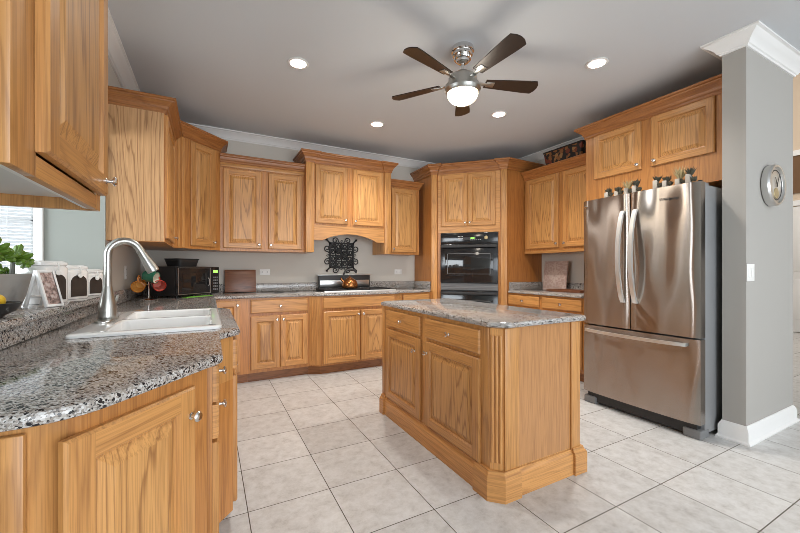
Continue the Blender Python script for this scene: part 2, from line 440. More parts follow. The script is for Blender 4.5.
# ------------------------------------------------------------------ the room shell
m = MB(); m.box(-4.2, 10.0, -4.2, 5.0, -0.1, 0.0)
struct(m.build('floor', TILE, origin=(0, 0, 0), smooth=False))
m = MB(); m.box(-4.2, 4.17, -4.2, 4.9, CEIL, CEIL+0.12)
struct(m.build('ceiling', CEILM, origin=(0, 0, 0), smooth=False))
m = MB(); m.box(-0.75, 4.17, BACK, BACK+0.12, 0, CEIL)
struct(m.build('wall_back', WALL, origin=(0, 0, 0), smooth=False))
m = MB(); m.box(LEFT-0.12, LEFT, 3.20, BACK, 0, CEIL)
struct(m.build('wall_left', WALL, origin=(0, 0, 0), smooth=False))
m = MB(); m.box(LEFT-0.12, LEFT, -4.1, 1.46, 0, CEIL)
struct(m.build('wall_near_left', WALLG, origin=(0, 0, 0), smooth=False))
m = MB(); m.box(LEFT-0.12, LEFT, 1.46, 3.17, 0, 0.98)
struct(m.build('wall_half', WALLG, origin=(0, 0, 0), smooth=False))
m = MB(); m.box(RIGHT, RIGHT+0.12, 1.19, BACK, 0, CEIL)
struct(m.build('wall_right', WALL, origin=(0, 0, 0), smooth=False))
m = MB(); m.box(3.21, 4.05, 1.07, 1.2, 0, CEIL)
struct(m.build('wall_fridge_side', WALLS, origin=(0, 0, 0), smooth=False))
m = MB(); m.box(LEFT-0.12, LEFT, 1.46, 3.17, 2.12, CEIL)
struct(m.build('wall_header', WALL, origin=(0, 0, 0), smooth=False))
# nook wall with its window opening
WX0, WX1, WZ0, WZ1 = -1.98, -0.985, 0.80, 2.2
m = MB()
for b in ((-3.6, WX0, 0, CEIL), (WX1, LEFT, 0, CEIL), (WX0, WX1, 0, WZ0), (WX0, WX1, WZ1, CEIL)):
    m.box(b[0], b[1], 3.17, 3.29 if b[1] < LEFT else 3.20, b[2], b[3])
struct(m.build('wall_nook', WALLG, origin=(0, 0, 0), smooth=False))
m = MB()
for b in ((-4.1, -1.6, 0, CEIL), (-0.4, 0.5, 0, CEIL), (2.0, 2.9, 0, CEIL), (4.2, 10, 0, CEIL), (-1.6, -0.4, 2.45, CEIL), (0.5, 2.0, 2.45, CEIL), (2.9, 4.2, 2.45, CEIL)):
    m.box(b[0], b[1], -4.2, -4.08, b[2], b[3])
struct(m.build('wall_rear', WALLG, origin=(0, 0, 0), smooth=False))
m = MB()
for b in ((-4.1, -0.6, 0, CEIL), (2.4, 3.29, 0, CEIL), (-0.6, 2.4, 0, 0.7), (-0.6, 2.4, 2.3, CEIL)):
    m.box(-4.1, -3.98, b[0], b[1], b[2], b[3])
struct(m.build('wall_nook_side', WALLG, origin=(0, 0, 0), smooth=False))
m = MB(); m.box(9.8, 9.9, -4.0, 5.0, 0, 5.2)
struct(m.build('wall_foyer', WALLF, origin=(0, 0, 0), smooth=False))
m = MB(); m.box(4.17, 9.9, 4.7, 4.8, 0, 5.2)
struct(m.build('wall_foyer_side', WALLF, origin=(0, 0, 0), smooth=False))
m = MB(); m.box(4.1, 10.0, -4.2, 5.0, 5.2, 5.3)
struct(m.build('ceiling_foyer', CEILM, origin=(0, 0, 0), smooth=False))
m = MB(); m.box(4.05, 4.17, -4.2, 5.0, CEIL+0.12, 5.2)
struct(m.build('wall_over_opening', WALLF, origin=(0, 0, 0), smooth=False))

# window in the nook wall: casing, sash, glass
m = MB()
c = 0.07
m.box(WX1-0.005, WX1+0.04, 3.150, 3.17, WZ0-c, WZ1+c, 0.003); m.box(WX0-c, WX0+0.005, 3.150, 3.17, WZ0-c, WZ1+c, 0.003)
m.box(WX0, WX1, 3.150, 3.17, WZ1-0.005, WZ1+c, 0.003); m.box(WX0-c-0.02, WX1+0.05, 3.125, 3.17, WZ0-0.03, WZ0+0.005, 0.003)
win = struct(m.build('window_1', WHITE, origin=(-1.48, 3.17, WZ0)))
m = MB()
for x in (WX0, WX1-0.035): m.box(x, x+0.035, 3.21, 3.245, WZ0, WZ1)
for z in (WZ0, (WZ0+WZ1)/2-0.02, WZ1-0.04): m.box(WX0, WX1, 3.21, 3.245, z, z+0.04)
o = m.build('window_sash', WHITE, origin=(-1.48, 3.17, WZ0)); o.parent = win; o.location = (0, 0, 0)
m = MB(); m.box(WX0+0.03, WX1-0.03, 3.226, 3.230, WZ0+0.03, WZ1-0.03)
o = m.build('window_pane', GLASS, origin=(-1.48, 3.17, WZ0)); o.parent = win; o.location = (0, 0, 0)
bl = thing('venetian_blind', 'white horizontal slat blind lowered over the nook window', 'blind', (-1.48, 3.195, WZ0+0.01))
m = MB()
nsl = 60
for i in range(nsl):
    z = 0.04+(WZ1-WZ0-0.10)*i/(nsl-1)
    q = [(-0.485, -0.012, z+0.006), (0.475, -0.012, z+0.006), (0.475, 0.010, z-0.006), (-0.485, 0.010, z-0.006)]
    m.rings([[q[0], q[3]], [q[1], q[2]]], closed=False)
    m.rings([[(a, b, d-0.002) for a, b, d in (q[0], q[3])], [(a, b, d-0.002) for a, b, d in (q[1], q[2])]], closed=False)
m.build('slats', SLAT, bl, origin=(0, 0, 0), smooth=False)['kind'] = 'stuff'
m = MB(); m.box(-0.485, 0.475, -0.02, 0.014, WZ1-WZ0-0.05, WZ1-WZ0-0.012, 0.002); m.build('headrail', SLAT, bl, origin=(0, 0, 0))
m = MB(); m.box(-0.485, 0.475, -0.015, 0.012, 0.004, 0.020, 0.002); m.build('bottom_rail', SLAT, bl, origin=(0, 0, 0))
for x in (-0.36, 0.0, 0.36):
    m = MB(); m.tube([(x, -0.018, 0.015), (x, -0.018, WZ1-WZ0-0.03)], 0.0016, 6); m.build('ladder_cord', SLAT, bl, origin=(0, 0, 0))

# ceiling crown mouldings
CP = [(0, CEIL-0.092), (0.010, CEIL-0.092), (0.014, CEIL-0.082), (0.022, CEIL-0.078), (0.030, CEIL-0.062), (0.050, CEIL-0.040), (0.070, CEIL-0.026), (0.078, CEIL-0.016), (0.092, CEIL-0.012), (0.092, CEIL-0.0005), (0, CEIL-0.0005)]
m = MB(); m.sweep([(LEFT, -1.0), (LEFT, BACK), (RIGHT, BACK), (RIGHT, 1.2)], CP, side=1)
struct(m.build('trim_1', WHITE, origin=(0, 0, 0)))
m = MB(); m.sweep([(RIGHT-0.3, 1.2), (3.21, 1.2), (3.21, 1.07), (4.05, 1.07), (4.05, 1.2)], CP, side=1)
# wraps the end of the wall beside the fridge
struct(m.build('trim_2', WHITE, origin=(0, 0, 0)))
BP = [(0, 0), (0.030, 0), (0.030, 0.010), (0.020, 0.020), (0.018, 0.024), (0.018, 0.088), (0.014, 0.094), (0.014, 0.100), (0.006, 0.112), (0.004, 0.122), (0, 0.122)]
m = MB(); m.sweep([(3.23, 1.2), (3.21, 1.2), (3.21, 1.07), (4.05, 1.07), (4.05, 1.19)], BP, side=1)
struct(m.build('baseboard_fridge_side', WHITE, origin=(0, 0, 0)))

# foyer door far beyond the opening
m = MB(); m.box(9.745, 9.79, 1.78, 2.70, 0.01, 2.36, 0.004)
for z0, z1 in ((0.25, 1.0), (1.15, 2.2)):
    for y0 in (1.9, 2.3): m.box(9.735, 9.75, y0, y0+0.28, z0, z1, 0.006)
d1 = struct(m.build('door_1', WHITE, origin=(9.77, 2.24, 0)))
m = MB()
for y in (1.70, 2.71): m.box(9.76, 9.80, y, y+0.09, 0, 2.45)
m.box(9.76, 9.80, 1.70, 2.80, 2.38, 2.48); m.box(9.74, 9.80, 1.5, 3.0, 3.32, 3.42)
o = m.build('door_frame', WHITE, d1, origin=(9.77, 2.24, 0)); o.location = (0, 0, 0)
m = MB(); m.lathe([(0.0, -0.07), (0.03, -0.065), (0.035, -0.04), (0.015, -0.02), (0.03, 0.0)], (9.745, 2.60, 0.97), 'x', 12); m.lathe([(0.0, -0.03), (0.03, -0.02), (0.03, 0.0)], (9.745, 2.60, 1.22), 'x', 12)
o = m.build('door_knob', BRONZE, d1, origin=(9.77, 2.24, 0)); o.location = (0, 0, 0)
m = MB(); m.box(9.77, 9.80, 1.5, 3.0, 2.62, 3.32)
o = m.build('door_transom', BROWN, d1, origin=(9.77, 2.24, 0)); o.location = (0, 0, 0)

# ------------------------------------------------------------------ cabinet building blocks
KN = None
def knob(parent, x, y, z, out='y'):
    """round nickel knob, pointing out along local -y"""
    global KN
    if KN is None:
        m = MB(); m.lathe([(0.010, 0.0), (0.010, -0.002), (0.0055, -0.004), (0.005, -0.012), (0.008, -0.016), (0.0145, -0.020), (0.0150, -0.024), (0.011, -0.028), (0.0, -0.030)], (0, 0, 0), 'y', 16)
        o = m.build('knob', CHROME, origin=(0, 0, 0)); KN = o.data
        o.location = (x, y, z); o.parent = parent; return o
    o = bpy.data.objects.new('knob', KN); COL.objects.link(o); o.location = (x, y, z); o.parent = parent
    return o
def rect(x0, x1, z0, z1, y): return [(x0, y, z0), (x1, y, z0), (x1, y, z1), (x0, y, z1)]
def door(parent, x0, x1, z0, z1, y=0.0, kn=None, fw=0.056, t=0.02, name='door', raised=True):
    """raised-panel door in front of plane y; local coordinates of the cabinet"""
    m = MB(); f = y-t
    e = 0.006
    m.rings([rect(x0, x1, z0, z1, y-0.0005), rect(x0, x1, z0, z1, f+e), rect(x0+e, x1-e, z0+e, z1-e, f)], cap0=True, mi=0)
    a0, a1, b0, b1 = x0+e, x1-e, z0+e, z1-e
    i0, i1, j0, j1 = x0+fw, x1-fw, z0+fw, z1-fw
    def q(xa, xb, za, zb, mi): m.face([m.v(p) for p in rect(xa, xb, za, zb, f)], mi)
    q(a0, i0, b0, b1, 0); q(i1, a1, b0, b1, 0); q(i0, i1, b0, j0, 1); q(i0, i1, j1, b1, 1)
    s = 0.007
    m.rings([rect(i0, i1, j0, j1, f), rect(i0+s, i1-s, j0+s, j1-s, f+0.012), rect(i0+s+0.005, i1-s-0.005, j0+s+0.005, j1-s-0.005, f+0.013)], mi=0)
    k = min(0.045, (i1-i0)*0.22)
    p0 = rect(i0+s+0.005, i1-s-0.005, j0+s+0.005, j1-s-0.005, f+0.013)
    p1 = rect(i0+k, i1-k, j0+k, j1-k, f+0.001)
    m.rings([p0, p1], cap1=True, mi=2)
    o = m.build(name, [OAK, OAKH, OAKP], parent, origin=((x0+x1)/2, y, z0), angle=0.25)
    if kn: knob(o, kn[0]-(x0+x1)/2, f-y, kn[1]-z0)
    return o
def drawer(parent, x0, x1, z0, z1, y=0.0, kn=True, t=0.02):
    m = MB(); f = y-t; e = 0.009
    m.rings([rect(x0, x1, z0, z1, y-0.0005), rect(x0, x1, z0, z1, f+0.008), rect(x0+e*0.4, x1-e*0.4, z0+e*0.4, z1-e*0.4, f+0.002), rect(x0+e, x1-e, z0+e, z1-e, f)], cap0=True, cap1=True)
    o = m.build('drawer', OAKH, parent, origin=((x0+x1)/2, y, z0), angle=0.25)
    if kn: knob(o, 0 if kn is True else kn-(x0+x1)/2, f-y, (z1-z0)/2)
    return o
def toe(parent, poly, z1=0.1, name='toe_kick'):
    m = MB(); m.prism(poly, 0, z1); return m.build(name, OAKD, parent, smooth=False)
def carcass(parent, poly, z0, z1, name='carcass', mat=None):
    m = MB(); m.prism(poly, z0, z1); return m.build(name, mat or OAKF, parent, smooth=False)
def crown_prof(zb, zt, out=0.06):
    h = zt-zb
    return [(0.0, zb), (0.006, zb), (0.012, zb+0.12*h), (0.012, zb+0.22*h), (0.020, zb+0.30*h), (0.026, zb+0.45*h), (out*0.60, zb+0.62*h), (out*0.82, zb+0.72*h), (out*0.84, zb+0.80*h), (out, zb+0.84*h), (out, zt-0.004), (out-0.004, zt), (0.0, zt)]
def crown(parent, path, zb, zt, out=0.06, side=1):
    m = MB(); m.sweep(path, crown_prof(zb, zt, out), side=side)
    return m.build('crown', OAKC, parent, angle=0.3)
def box_poly(x0, x1, y0, y1): return [(x0, y0), (x1, y0), (x1, y1), (x0, y1)]
UB, UD = 1.385, 1.415       # bottoms of upper boxes and of their doors

# ------------------------------------------------------------------ upper cabinets
# near cabinet over the counter, door seen at a glancing angle
ux, uy0, uy1 = -0.318, 0.86, 1.445
c = thing('wall_cabinet', 'closest oak wall cabinet, cut off by the frame, hanging over the near counter', 'cabinet', (ux, uy0, 0), PI/2)
W = uy1-uy0; D = 0.308
m = MB()
m.box(0, 0.019, 0.0, D, 1.362, 2.45); m.box(W-0.019, W, 0.0, D, 1.362, 2.45)
m.box(0.019, W-0.019, D-0.012, D, 1.40, 2.45); m.box(0.019, W-0.019, 0.0, D-0.012, 2.43, 2.45)
m.build('carcass', OAK, c, smooth=False)
m = MB(); m.box(0.0, 0.105, -0.019, 0, 1.362, 2.45, 0.002); m.box(W-0.045, W, -0.019, 0, 1.362, 2.45, 0.002)
m.box(0.105, W-0.045, -0.019, 0, 1.362, 1.405, 0.001, 1); m.box(0.105, W-0.045, -0.019, 0, 2.40, 2.45, 0.001, 1)
m.build('face_frame', [OAK, OAKH], c, origin=(W/2, 0, 1.362))
m = MB(); m.box(0.019, W-0.019, 0.0, D-0.012, 1.395, 1.407); m.build('underside_panel', MELA, c, smooth=False)['label'] = 'pale underside panel'
m = MB(); m.box(0.03, W-0.022, 0.002, 0.016, 1.366, 1.394); m.build('light_bar', WHITEM, c, smooth=False)
door(c, 0.096, 0.574, 1.41, 2.42, -0.019, kn=(0.545, 1.452), t=0.022)
crown(c, [(0, D), (0, -0.02), (W, -0.02), (W, D)], 2.44, 2.53)

# left wall run
LX = -0.285
c = thing('wall_cabinet', 'oak wall cabinet with a broad plain side, above the mugs', 'cabinet', (LX, 3.20, 0), PI/2)
W = 0.755; D = LX-LEFT
carcass(c, box_poly(0, W, 0.0, D), UB, 2.40)
m = MB(); m.box(-0.006, 0.0, 0.004, D, UB+0.004, 2.36); m.build('end_panel', OAKE, c, smooth=False)
door(c, 0.03, W-0.09, UD, 2.34, 0, kn=(W-0.125, UD+0.05))
crown(c, [(0, D), (0, 0), (W-0.02, 0)], 2.34, 2.44, 0.078)
# diagonal corner
BX, BY = 0.113, 4.345
dl = 0.558
c = thing('corner_wall_cabinet', 'tall diagonal corner oak wall cabinet above the microwave', 'cabinet', (BX-dl*0.7071, BY-dl*0.7071, 0), PI/4)
def loc45(x, y, ox, oy, th):
    dx, dy = x-ox, y-oy
    return (dx*math.cos(th)+dy*math.sin(th), -dx*math.sin(th)+dy*math.cos(th))
ox, oy = BX-dl*0.7071, BY-dl*0.7071
poly = [loc45(x, y, ox, oy, PI/4) for x, y in ((ox, oy), (BX, BY), (BX, BACK-0.002), (LEFT+0.002, BACK-0.002), (LEFT+0.002, oy))]
carcass(c, poly, UB, 2.49)
door(c, 0.175, 0.482, UD, 2.435, 0, kn=(0.455, UD+0.05))
m = MB()
for x in (0.05, 0.10): m.box(x-0.014, x+0.014, -0.006, 0.0, UB+0.01, 2.44, 0.003)
m.build('stile', OAK, c)
crown(c, [poly[4], poly[0], poly[1], poly[2]], 2.445, 2.56, 0.078)
# two-door on the back wall
UY = 4.345
c = thing('wall_cabinet', 'two-door oak wall cabinet above the cutting board', 'cabinet', (BX+0.001, UY, 0), 0)
W = 1.012-BX; D = BACK-UY-0.002
carcass(c, box_poly(0, W, 0, D), UB, 2.40)
door(c, 0.028, 0.418, UD, 2.275, 0, kn=(0.39, UD+0.045)); door(c, 0.490, 0.865, UD, 2.275, 0, kn=(0.517, UD+0.045))
crown(c, [(0, 0), (W, 0)], 2.335, 2.425, 0.05)
m = MB(); m.box(0, W, -0.012, 0, 2.29, 2.335, 0.004); m.build('frieze', OAKH, c)
# hood cabinet
HX0, HX1, HY = 1.013, 2.122, 4.28
c = thing('hood_cabinet', 'two-door oak hood cabinet with an arched valance over the cooktop', 'cabinet', (HX0, HY, 0), 0)
W = HX1-HX0; D = BACK-HY-0.002
carcass(c, box_poly(0, W, 0, D), 1.70, 2.47)
for x in (0.0, W-0.092):
    m = MB(); m.box(x, x+0.092, 0.0, D, UB, 1.70); m.box(x, x+0.092, -0.02, 0, UB, 2.47, 0.003)
    m.build('side_leg', OAK, c)
m = MB()   # arched valance
pts = [(0.092, 1.70), (0.092, 1.53), (0.20, 1.53)]
n = 16
for i in range(n+1):
    a = i/n; pts.append((0.20+(W-0.40)*a, 1.53+0.088*math.sin(PI*a)**0.8))
pts += [(W-0.20, 1.53), (W-0.092, 1.53), (W-0.092, 1.70)]
top = [(p[0], 1.715) for p in pts]
fr = [m.v((p[0], -0.001, p[1])) for p in pts]; bk = [m.v((p[0], 0.02, p[1])) for p in pts]
tf = [m.v((p[0], -0.001, 1.715)) for p in pts]; tb = [m.v((p[0], 0.02, 1.715)) for p in pts]
for i in range(len(pts)-1):
    m.face([fr[i], fr[i+1], tf[i+1], tf[i]]); m.face([bk[i+1], bk[i], tb[i], tb[i+1]]); m.face([fr[i+1], fr[i], bk[i], bk[i+1]])
m.build('valance', OAKH, c, smooth=False)
door(c, 0.112, 0.512, 1.735, 2.432, 0, kn=(0.483, 1.785)); door(c, 0.583, 0.998, 1.735, 2.432, 0, kn=(0.612, 1.785))
m = MB()
P1 = [(0, D), (0, -0.02), (0.092, -0.02), (0.092, 0.0), (W-0.092, 0.0), (W-0.092, -0.02), (W, -0.02), (W, D)]
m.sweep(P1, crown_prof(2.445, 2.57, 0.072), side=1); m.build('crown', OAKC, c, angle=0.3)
# small single door
c = thing('wall_cabinet', 'single-door oak wall cabinet between the hood cabinet and oven tower', 'cabinet', (HX1+0.001, UY, 0), 0)
W = 2.60-HX1; D = BACK-UY-0.002
carcass(c, box_poly(0, W, 0, D), UB, 2.38)
door(c, 0.040, 0.425, UD, 2.275, 0, kn=(0.068, UD+0.045))
crown(c, [(0, 0), (W, 0), (W, D)], 2.29, 2.385, 0.05)
# right wall uppers
RX = 3.71
c = thing('wall_cabinet', 'two-door oak wall cabinet beside the oven tower, patterned basket on top', 'cabinet', (RX, 3.475, 0), -PI/2)
W = 3.475-2.40; D = RIGHT-RX-0.002
carcass(c, box_poly(0, W, 0, D), UB+0.01, 2.40)
m = MB(); m.box(0, W, -0.004, 0.0, UB, UB+0.03, 0.001); m.build('bottom_rail', OAKH, c)
door(c, 0.045, 0.535, 1.445, 2.34, 0, kn=(0.508, 1.495)); door(c, 0.592, 1.05, 1.445, 2.34, 0, kn=(0.619, 1.495))
crown(c, [(0, 0), (W, 0)], 2.345, 2.455, 0.07)
# over the fridge
FX = 3.42
c = thing('wall_cabinet', 'deep two-door oak cabinet above the steel refrigerator', 'cabinet', (FX, 2.392, 0), -PI/2)
W = 2.392-1.205; D = RIGHT-FX-0.002
carcass(c, box_poly(0, W, 0, D), 1.855, 2.52)
m = MB(); m.box(0.0, 0.02, 0.001, D, 0.0, 1.855); m.build('side_panel', OAK, c, smooth=False)
m = MB(); m.box(W-0.012, W, 0.001, 0.02, 1.855, 2.5); m.build('filler', OAK, c, smooth=False)
door(c, 0.098, 0.545, 2.075, 2.505, 0, kn=(0.515, 2.12)); door(c, 0.625, 1.075, 2.075, 2.505, 0, kn=(0.655, 2.12))
crown(c, [(0, D-0.32), (0, 0), (W-0.002, 0)], 2.505, 2.625, 0.08)

# ------------------------------------------------------------------ oven tower
TX, TY = 2.71, 4.19
TL = 0.99
th = -PI/4
c = thing('oven_tower', 'tall diagonal oak cabinet in the corner housing the wall oven', 'cabinet', (TX, TY, 0), th)
RXE, RYE = TX+TL*0.7071, TY-TL*0.7071
def tl(x, y): return loc45(x, y, TX, TY, th)
poly = [tl(*p) for p in ((TX, TY), (RXE, RYE), (RIGHT-0.002, RYE), (RIGHT-0.002, BACK-0.002), (TX, BACK-0.002))]
# oven recess left between two stacked boxes and two stiles
recess = [poly[0], (0.125, 0), (0.125, 0.5), (0.881, 0.5), (0.881, 0), poly[1], poly[2], poly[3], poly[4]]
m = MB(); m.prism(poly, 0.0, 0.34); m.prism(recess, 0.34, 1.675); m.prism(poly, 1.675, 2.50)
m.build('carcass', OAKT, c, smooth=False)
m = MB(); m.box(0.0, 0.078, -0.03, 0, 0.10, 2.48, 0.004); m.build('stile', OAK, c)
m = MB(); m.box(TL-0.078, TL, -0.03, 0, 0.10, 2.48, 0.004); m.build('stile', OAK, c)
m = MB(); m.box(0.086, TL-0.086, -0.003, 0, 1.676, 2.50); m.build('face_frame', OAKH, c, smooth=False)
door(c, 0.135, 0.488, 1.76, 2.455, -0.003, kn=(0.462, 1.805)); door(c, 0.493, 0.846, 1.76, 2.455, -0.003, kn=(0.519, 1.805))
drawer(c, 0.125, 0.865, 0.12, 0.32, -0.001)
a = poly[4]; b = poly[2]
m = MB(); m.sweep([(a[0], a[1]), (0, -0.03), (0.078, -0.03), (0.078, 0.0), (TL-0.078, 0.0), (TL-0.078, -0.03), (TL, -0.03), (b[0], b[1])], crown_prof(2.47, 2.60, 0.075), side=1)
m.build('crown', OAKC, c, angle=0.3)

c = thing('wall_oven', 'black double wall oven built into the corner tower', 'oven', (TX, TY, 0), th)
o0, o1 = 0.128, 0.878
m = MB(); m.box(o0+0.002, o1-0.002, 0.003, 0.46, 0.345, 1.67); m.build('body', BLACKM, c, smooth=False)
m = MB(); m.box(o0, o1, -0.022, 0.002, 1.525, 1.668, 0.004); cp = m.build('control_panel', BLACK, c)
m = MB(); m.box(o0+0.30, o0+0.47, -0.0235, -0.0222, 1.575, 1.61); o = m.build('display', BLACKM, cp, smooth=False); o.location -= cp.location
m = MB(); m.box(o0+0.40, o0+0.45, -0.0245, -0.0236, 1.588, 1.604); o = m.build('clock_readout', LED, cp, smooth=False); o.location -= cp.location
m = MB()
for i in range(4):
    for j in range(2): m.box(o0+0.235+i*0.017, o0+0.245+i*0.017, -0.0240, -0.0222, 1.588+j*0.026, 1.600+j*0.026)
o = m.build('buttons', LEDW, cp, smooth=False); o.location -= cp.location
m = MB()
for i in range(6): m.box(o0+0.39+i*0.026, o0+0.40+i*0.026, -0.0240, -0.0222, 1.568, 1.577)
o = m.build('buttons', LEDW, cp, smooth=False); o.location -= cp.location
m = MB(); m.lathe([(0.024, -0.0222), (0.024, -0.034), (0.020, -0.037), (0.0, -0.037)], (o0+0.60, 0, 1.60), 'y', 20); o = m.build('dial', GOLDP, cp); o.location -= cp.location
def oven_door(z0, z1, win=True):
    m = MB(); m.box(o0, o1, -0.045, 0.002, z0, z1, 0.006); d = m.build('door', BLACK, c)
    if win:
        m = MB(); m.box(o0+0.06, o1-0.06, -0.047, -0.0448, z0+0.09, z1-0.11, 0.001); o = m.build('window', DKGLASS, d); o.location -= d.location
        m = MB()
        m.sweep([(o0+0.10, z0+0.12), (o1-0.10, z0+0.12), (o1-0.10, z1-0.13), (o0+0.10, z1-0.13)], [(0, 0), (0.005, 0), (0.005, 0.001), (0, 0.001)], closed=True)
        for v in m.bm.verts: v.co = Vector((v.co.x, -0.0472-v.co.z, v.co.y))
        o = m.build('window_line', GREYP, d); o.location -= d.location
    m = MB(); m.box(o0+0.015, o1-0.015, -0.085, -0.062, z1-0.048, z1-0.014, 0.008)
    for x in (o0+0.04, o1-0.07): m.box(x, x+0.03, -0.066, -0.044, z1-0.044, z1-0.018)
    o = m.build('handle', BLACKM, d); o.location -= d.location
oven_door(1.005, 1.518)
m = MB(); m.box(o0, o1, -0.020, 0.002, 0.905, 0.998, 0.003)
for i in range(4): m.box(o0+0.02, o1-0.02, -0.026, -0.019, 0.915+i*0.02, 0.925+i*0.02)
m.build('vent_strip', GREYP, c)
oven_door(0.36, 0.898)

# ------------------------------------------------------------------ base cabinets, back wall
BYF, SYF = 4.055, 3.99
CT = 0.882            # top of carcasses, underside of stone
c = thing('base_cabinet', 'narrow corner oak base cabinet showing one door behind the peninsula', 'cabinet', (0.05, BYF, 0), 0)
W = 0.318; D = BACK-BYF-0.002
carcass(c, box_poly(0, W-0.001, 0, D), 0.1, CT-0.001); toe(c, box_poly(0, W-0.001, 0.055, D))
door(c, 0.02, 0.240, 0.13, 0.862, 0, kn=(0.212, 0.815))
c = thing('base_cabinet', 'two-door oak base cabinet with one drawer below the cutting board', 'cabinet', (0.368, BYF, 0), 0)
W = 0.632
carcass(c, box_poly(0, W, 0, D), 0.1, CT-0.001); toe(c, box_poly(0, W, 0.055, D))
drawer(c, 0.022, 0.612, 0.722, 0.862, 0)
door(c, 0.022, 0.312, 0.135, 0.692, 0, kn=(0.284, 0.648)); door(c, 0.320, 0.612, 0.135, 0.692, 0, kn=(0.348, 0.648))
c = thing('base_cabinet', 'bumped-out oak base cabinet with two doors below the cooktop', 'cabinet', (1.001, SYF, 0), 0)
W = 1.16
d_ = BYF-SYF
D2 = BACK-SYF-0.002
poly = [(0, d_), (0.105, 0), (W-0.105, 0), (W, d_), (W, D2), (0, D2)]
carcass(c, poly, 0.1, CT-0.001)
toe(c, [(0, d_+0.055), (0.115, 0.055), (W-0.115, 0.055), (W, d_+0.055), (W, D2), (0, D2)])
for k in (0, 1):
    m = MB()
    fl = [(0.0, d_-0.0005), (0.105, -0.0005), (0.102, -0.008), (-0.003, d_-0.0085)]
    m.prism([(W-x, y) if k else (x, y) for x, y in fl], 0.12, CT-0.002)
    for s in (0.25, 0.5, 0.75):
        x, y = 0.105*s-0.003, d_*(1-s)-0.0075
        m.lathe([(0.007, 0.16), (0.007, 0.84)], (W-x if k else x, y, 0), 'z', 8)
    m.build('fluted_filler', OAK, c)
drawer(c, 0.135, W-0.135, 0.742, 0.862, 0, kn=False)
door(c, 0.135, 0.575, 0.122, 0.708, 0, kn=(0.548, 0.665)); door(c, 0.585, W-0.135, 0.122, 0.708, 0, kn=(0.612, 0.665))
c = thing('base_cabinet', 'narrow oak drawer cabinet between the cooktop and oven tower', 'cabinet', (2.162, BYF, 0), 0)
W = 0.42
carcass(c, [(0, 0), (W, 0), (W+0.112, 0.112), (W+0.112, D), (0, D)], 0.1, CT-0.001); toe(c, box_poly(0, W, 0.055, D))
drawer(c, 0.02, W-0.01, 0.722, 0.862, 0, kn=False)
door(c, 0.02, W-0.01, 0.135, 0.692, 0, kn=(0.05, 0.648))
# right wall base run
RBX = 3.43
c = thing('base_cabinet', 'oak base cabinet with two drawers, half hidden behind the island and fridge', 'cabinet', (RBX, 3.485, 0), -PI/2)
W = 3.485-2.415; D = RIGHT-RBX-0.002
carcass(c, box_poly(0, W, 0, D), 0.1, CT-0.001); toe(c, box_poly(0, W, 0.055, D))
drawer(c, 0.012, 0.500, 0.735, 0.860, 0); drawer(c, 0.545, W-0.02, 0.735, 0.860, 0)
door(c, 0.012, 0.500, 0.135, 0.705, 0, kn=(0.47, 0.66)); door(c, 0.545, W-0.02, 0.135, 0.705, 0, kn=(0.575, 0.66))

# ------------------------------------------------------------------ base cabinets, sink run
DF = Vector((-0.2335, 0.979)); DE = Vector((-0.003, 1.272)); dirD = (DE-DF).normalized(); thD = math.atan2(dirD.y, dirD.x); DL = (DE-DF).length
c = thing('base_cabinet', 'closest oak base cabinet with a large angled raised-panel door', 'cabinet', (DF.x, DF.y, 0), thD)
def dlc(x, y): return loc45(x, y, DF.x, DF.y, thD)
poly = [dlc(*p) for p in ((DF.x, DF.y), (DE.x, DE.y), (DE.x-0.01, 1.285), (LEFT+0.005, 1.285), (LEFT+0.005, 0.99))]
carcass(c, poly, 0.1, CT-0.001)
toe(c, [dlc(*p) for p in ((DF.x-0.05, DF.y+0.04), (DE.x-0.05, DE.y+0.01), (LEFT+0.005, 1.285), (LEFT+0.005, 1.03))])
door(c, -0.045, 0.305, 0.13, 0.842, 0, kn=(0.283, 0.764), fw=0.058)
c = thing('base_cabinet', 'oak cabinet end panel cut off at the bottom corner beside the angled door', 'cabinet', (-0.60, 0.945, 0), 0)
m = MB(); m.prism([(-0.02, 0), (0.305, 0), (0.345, 0.034), (-0.02, 0.034)], 0.0, CT-0.001); m.build('carcass', OAK, c, smooth=False)
m = MB(); m.box(0.245, 0.295, -0.016, -0.001, 0.10, 0.870, 0.004); m.build('stile', OAK, c)
m = MB(); m.box(-0.02, 0.238, -0.018, -0.001, 0.10, 0.870, 0.004); m.build('end_panel', OAKP, c)
c = thing('base_cabinet', 'slim oak drawer cabinet seen edge-on between the angled door and sink', 'cabinet', (0.012, 1.325, 0), PI/2)
W = 0.366; D = 0.012-LEFT-0.005
carcass(c, box_poly(0, W, 0, D), 0.1, CT-0.001); toe(c, box_poly(0, W, 0.055, D))
drawer(c, 0.012, W-0.012, 0.745, 0.862, 0); drawer(c, 0.012, W-0.012, 0.625, 0.735, 0)
door(c, 0.012, W-0.012, 0.13, 0.612, 0, kn=None)
SX = 0.098
c = thing('sink_cabinet', 'oak sink base cabinet stepping out under the white sink', 'cabinet', (SX, 1.692, 0), PI/2)
W = 2.84-1.692
def sl(x, y): return (y-1.692, -(x-SX))
poly = [sl(*p) for p in ((0.012, 1.692), (SX, 1.79), (SX, 2.742), (0.012, 2.84), (LEFT+0.005, 2.84), (LEFT+0.005, 1.692))]
low = [sl(*p) for p in ((0.012, 1.692), (SX, 1.79), (SX, 2.742), (0.012, 2.84), (0.026, 2.82), (0.026, 1.712))]
carcass(c, poly, 0.1, 0.69); 
m = MB(); m.prism(low, 0.69, CT-0.001); m.build('apron', OAK, c, smooth=False)
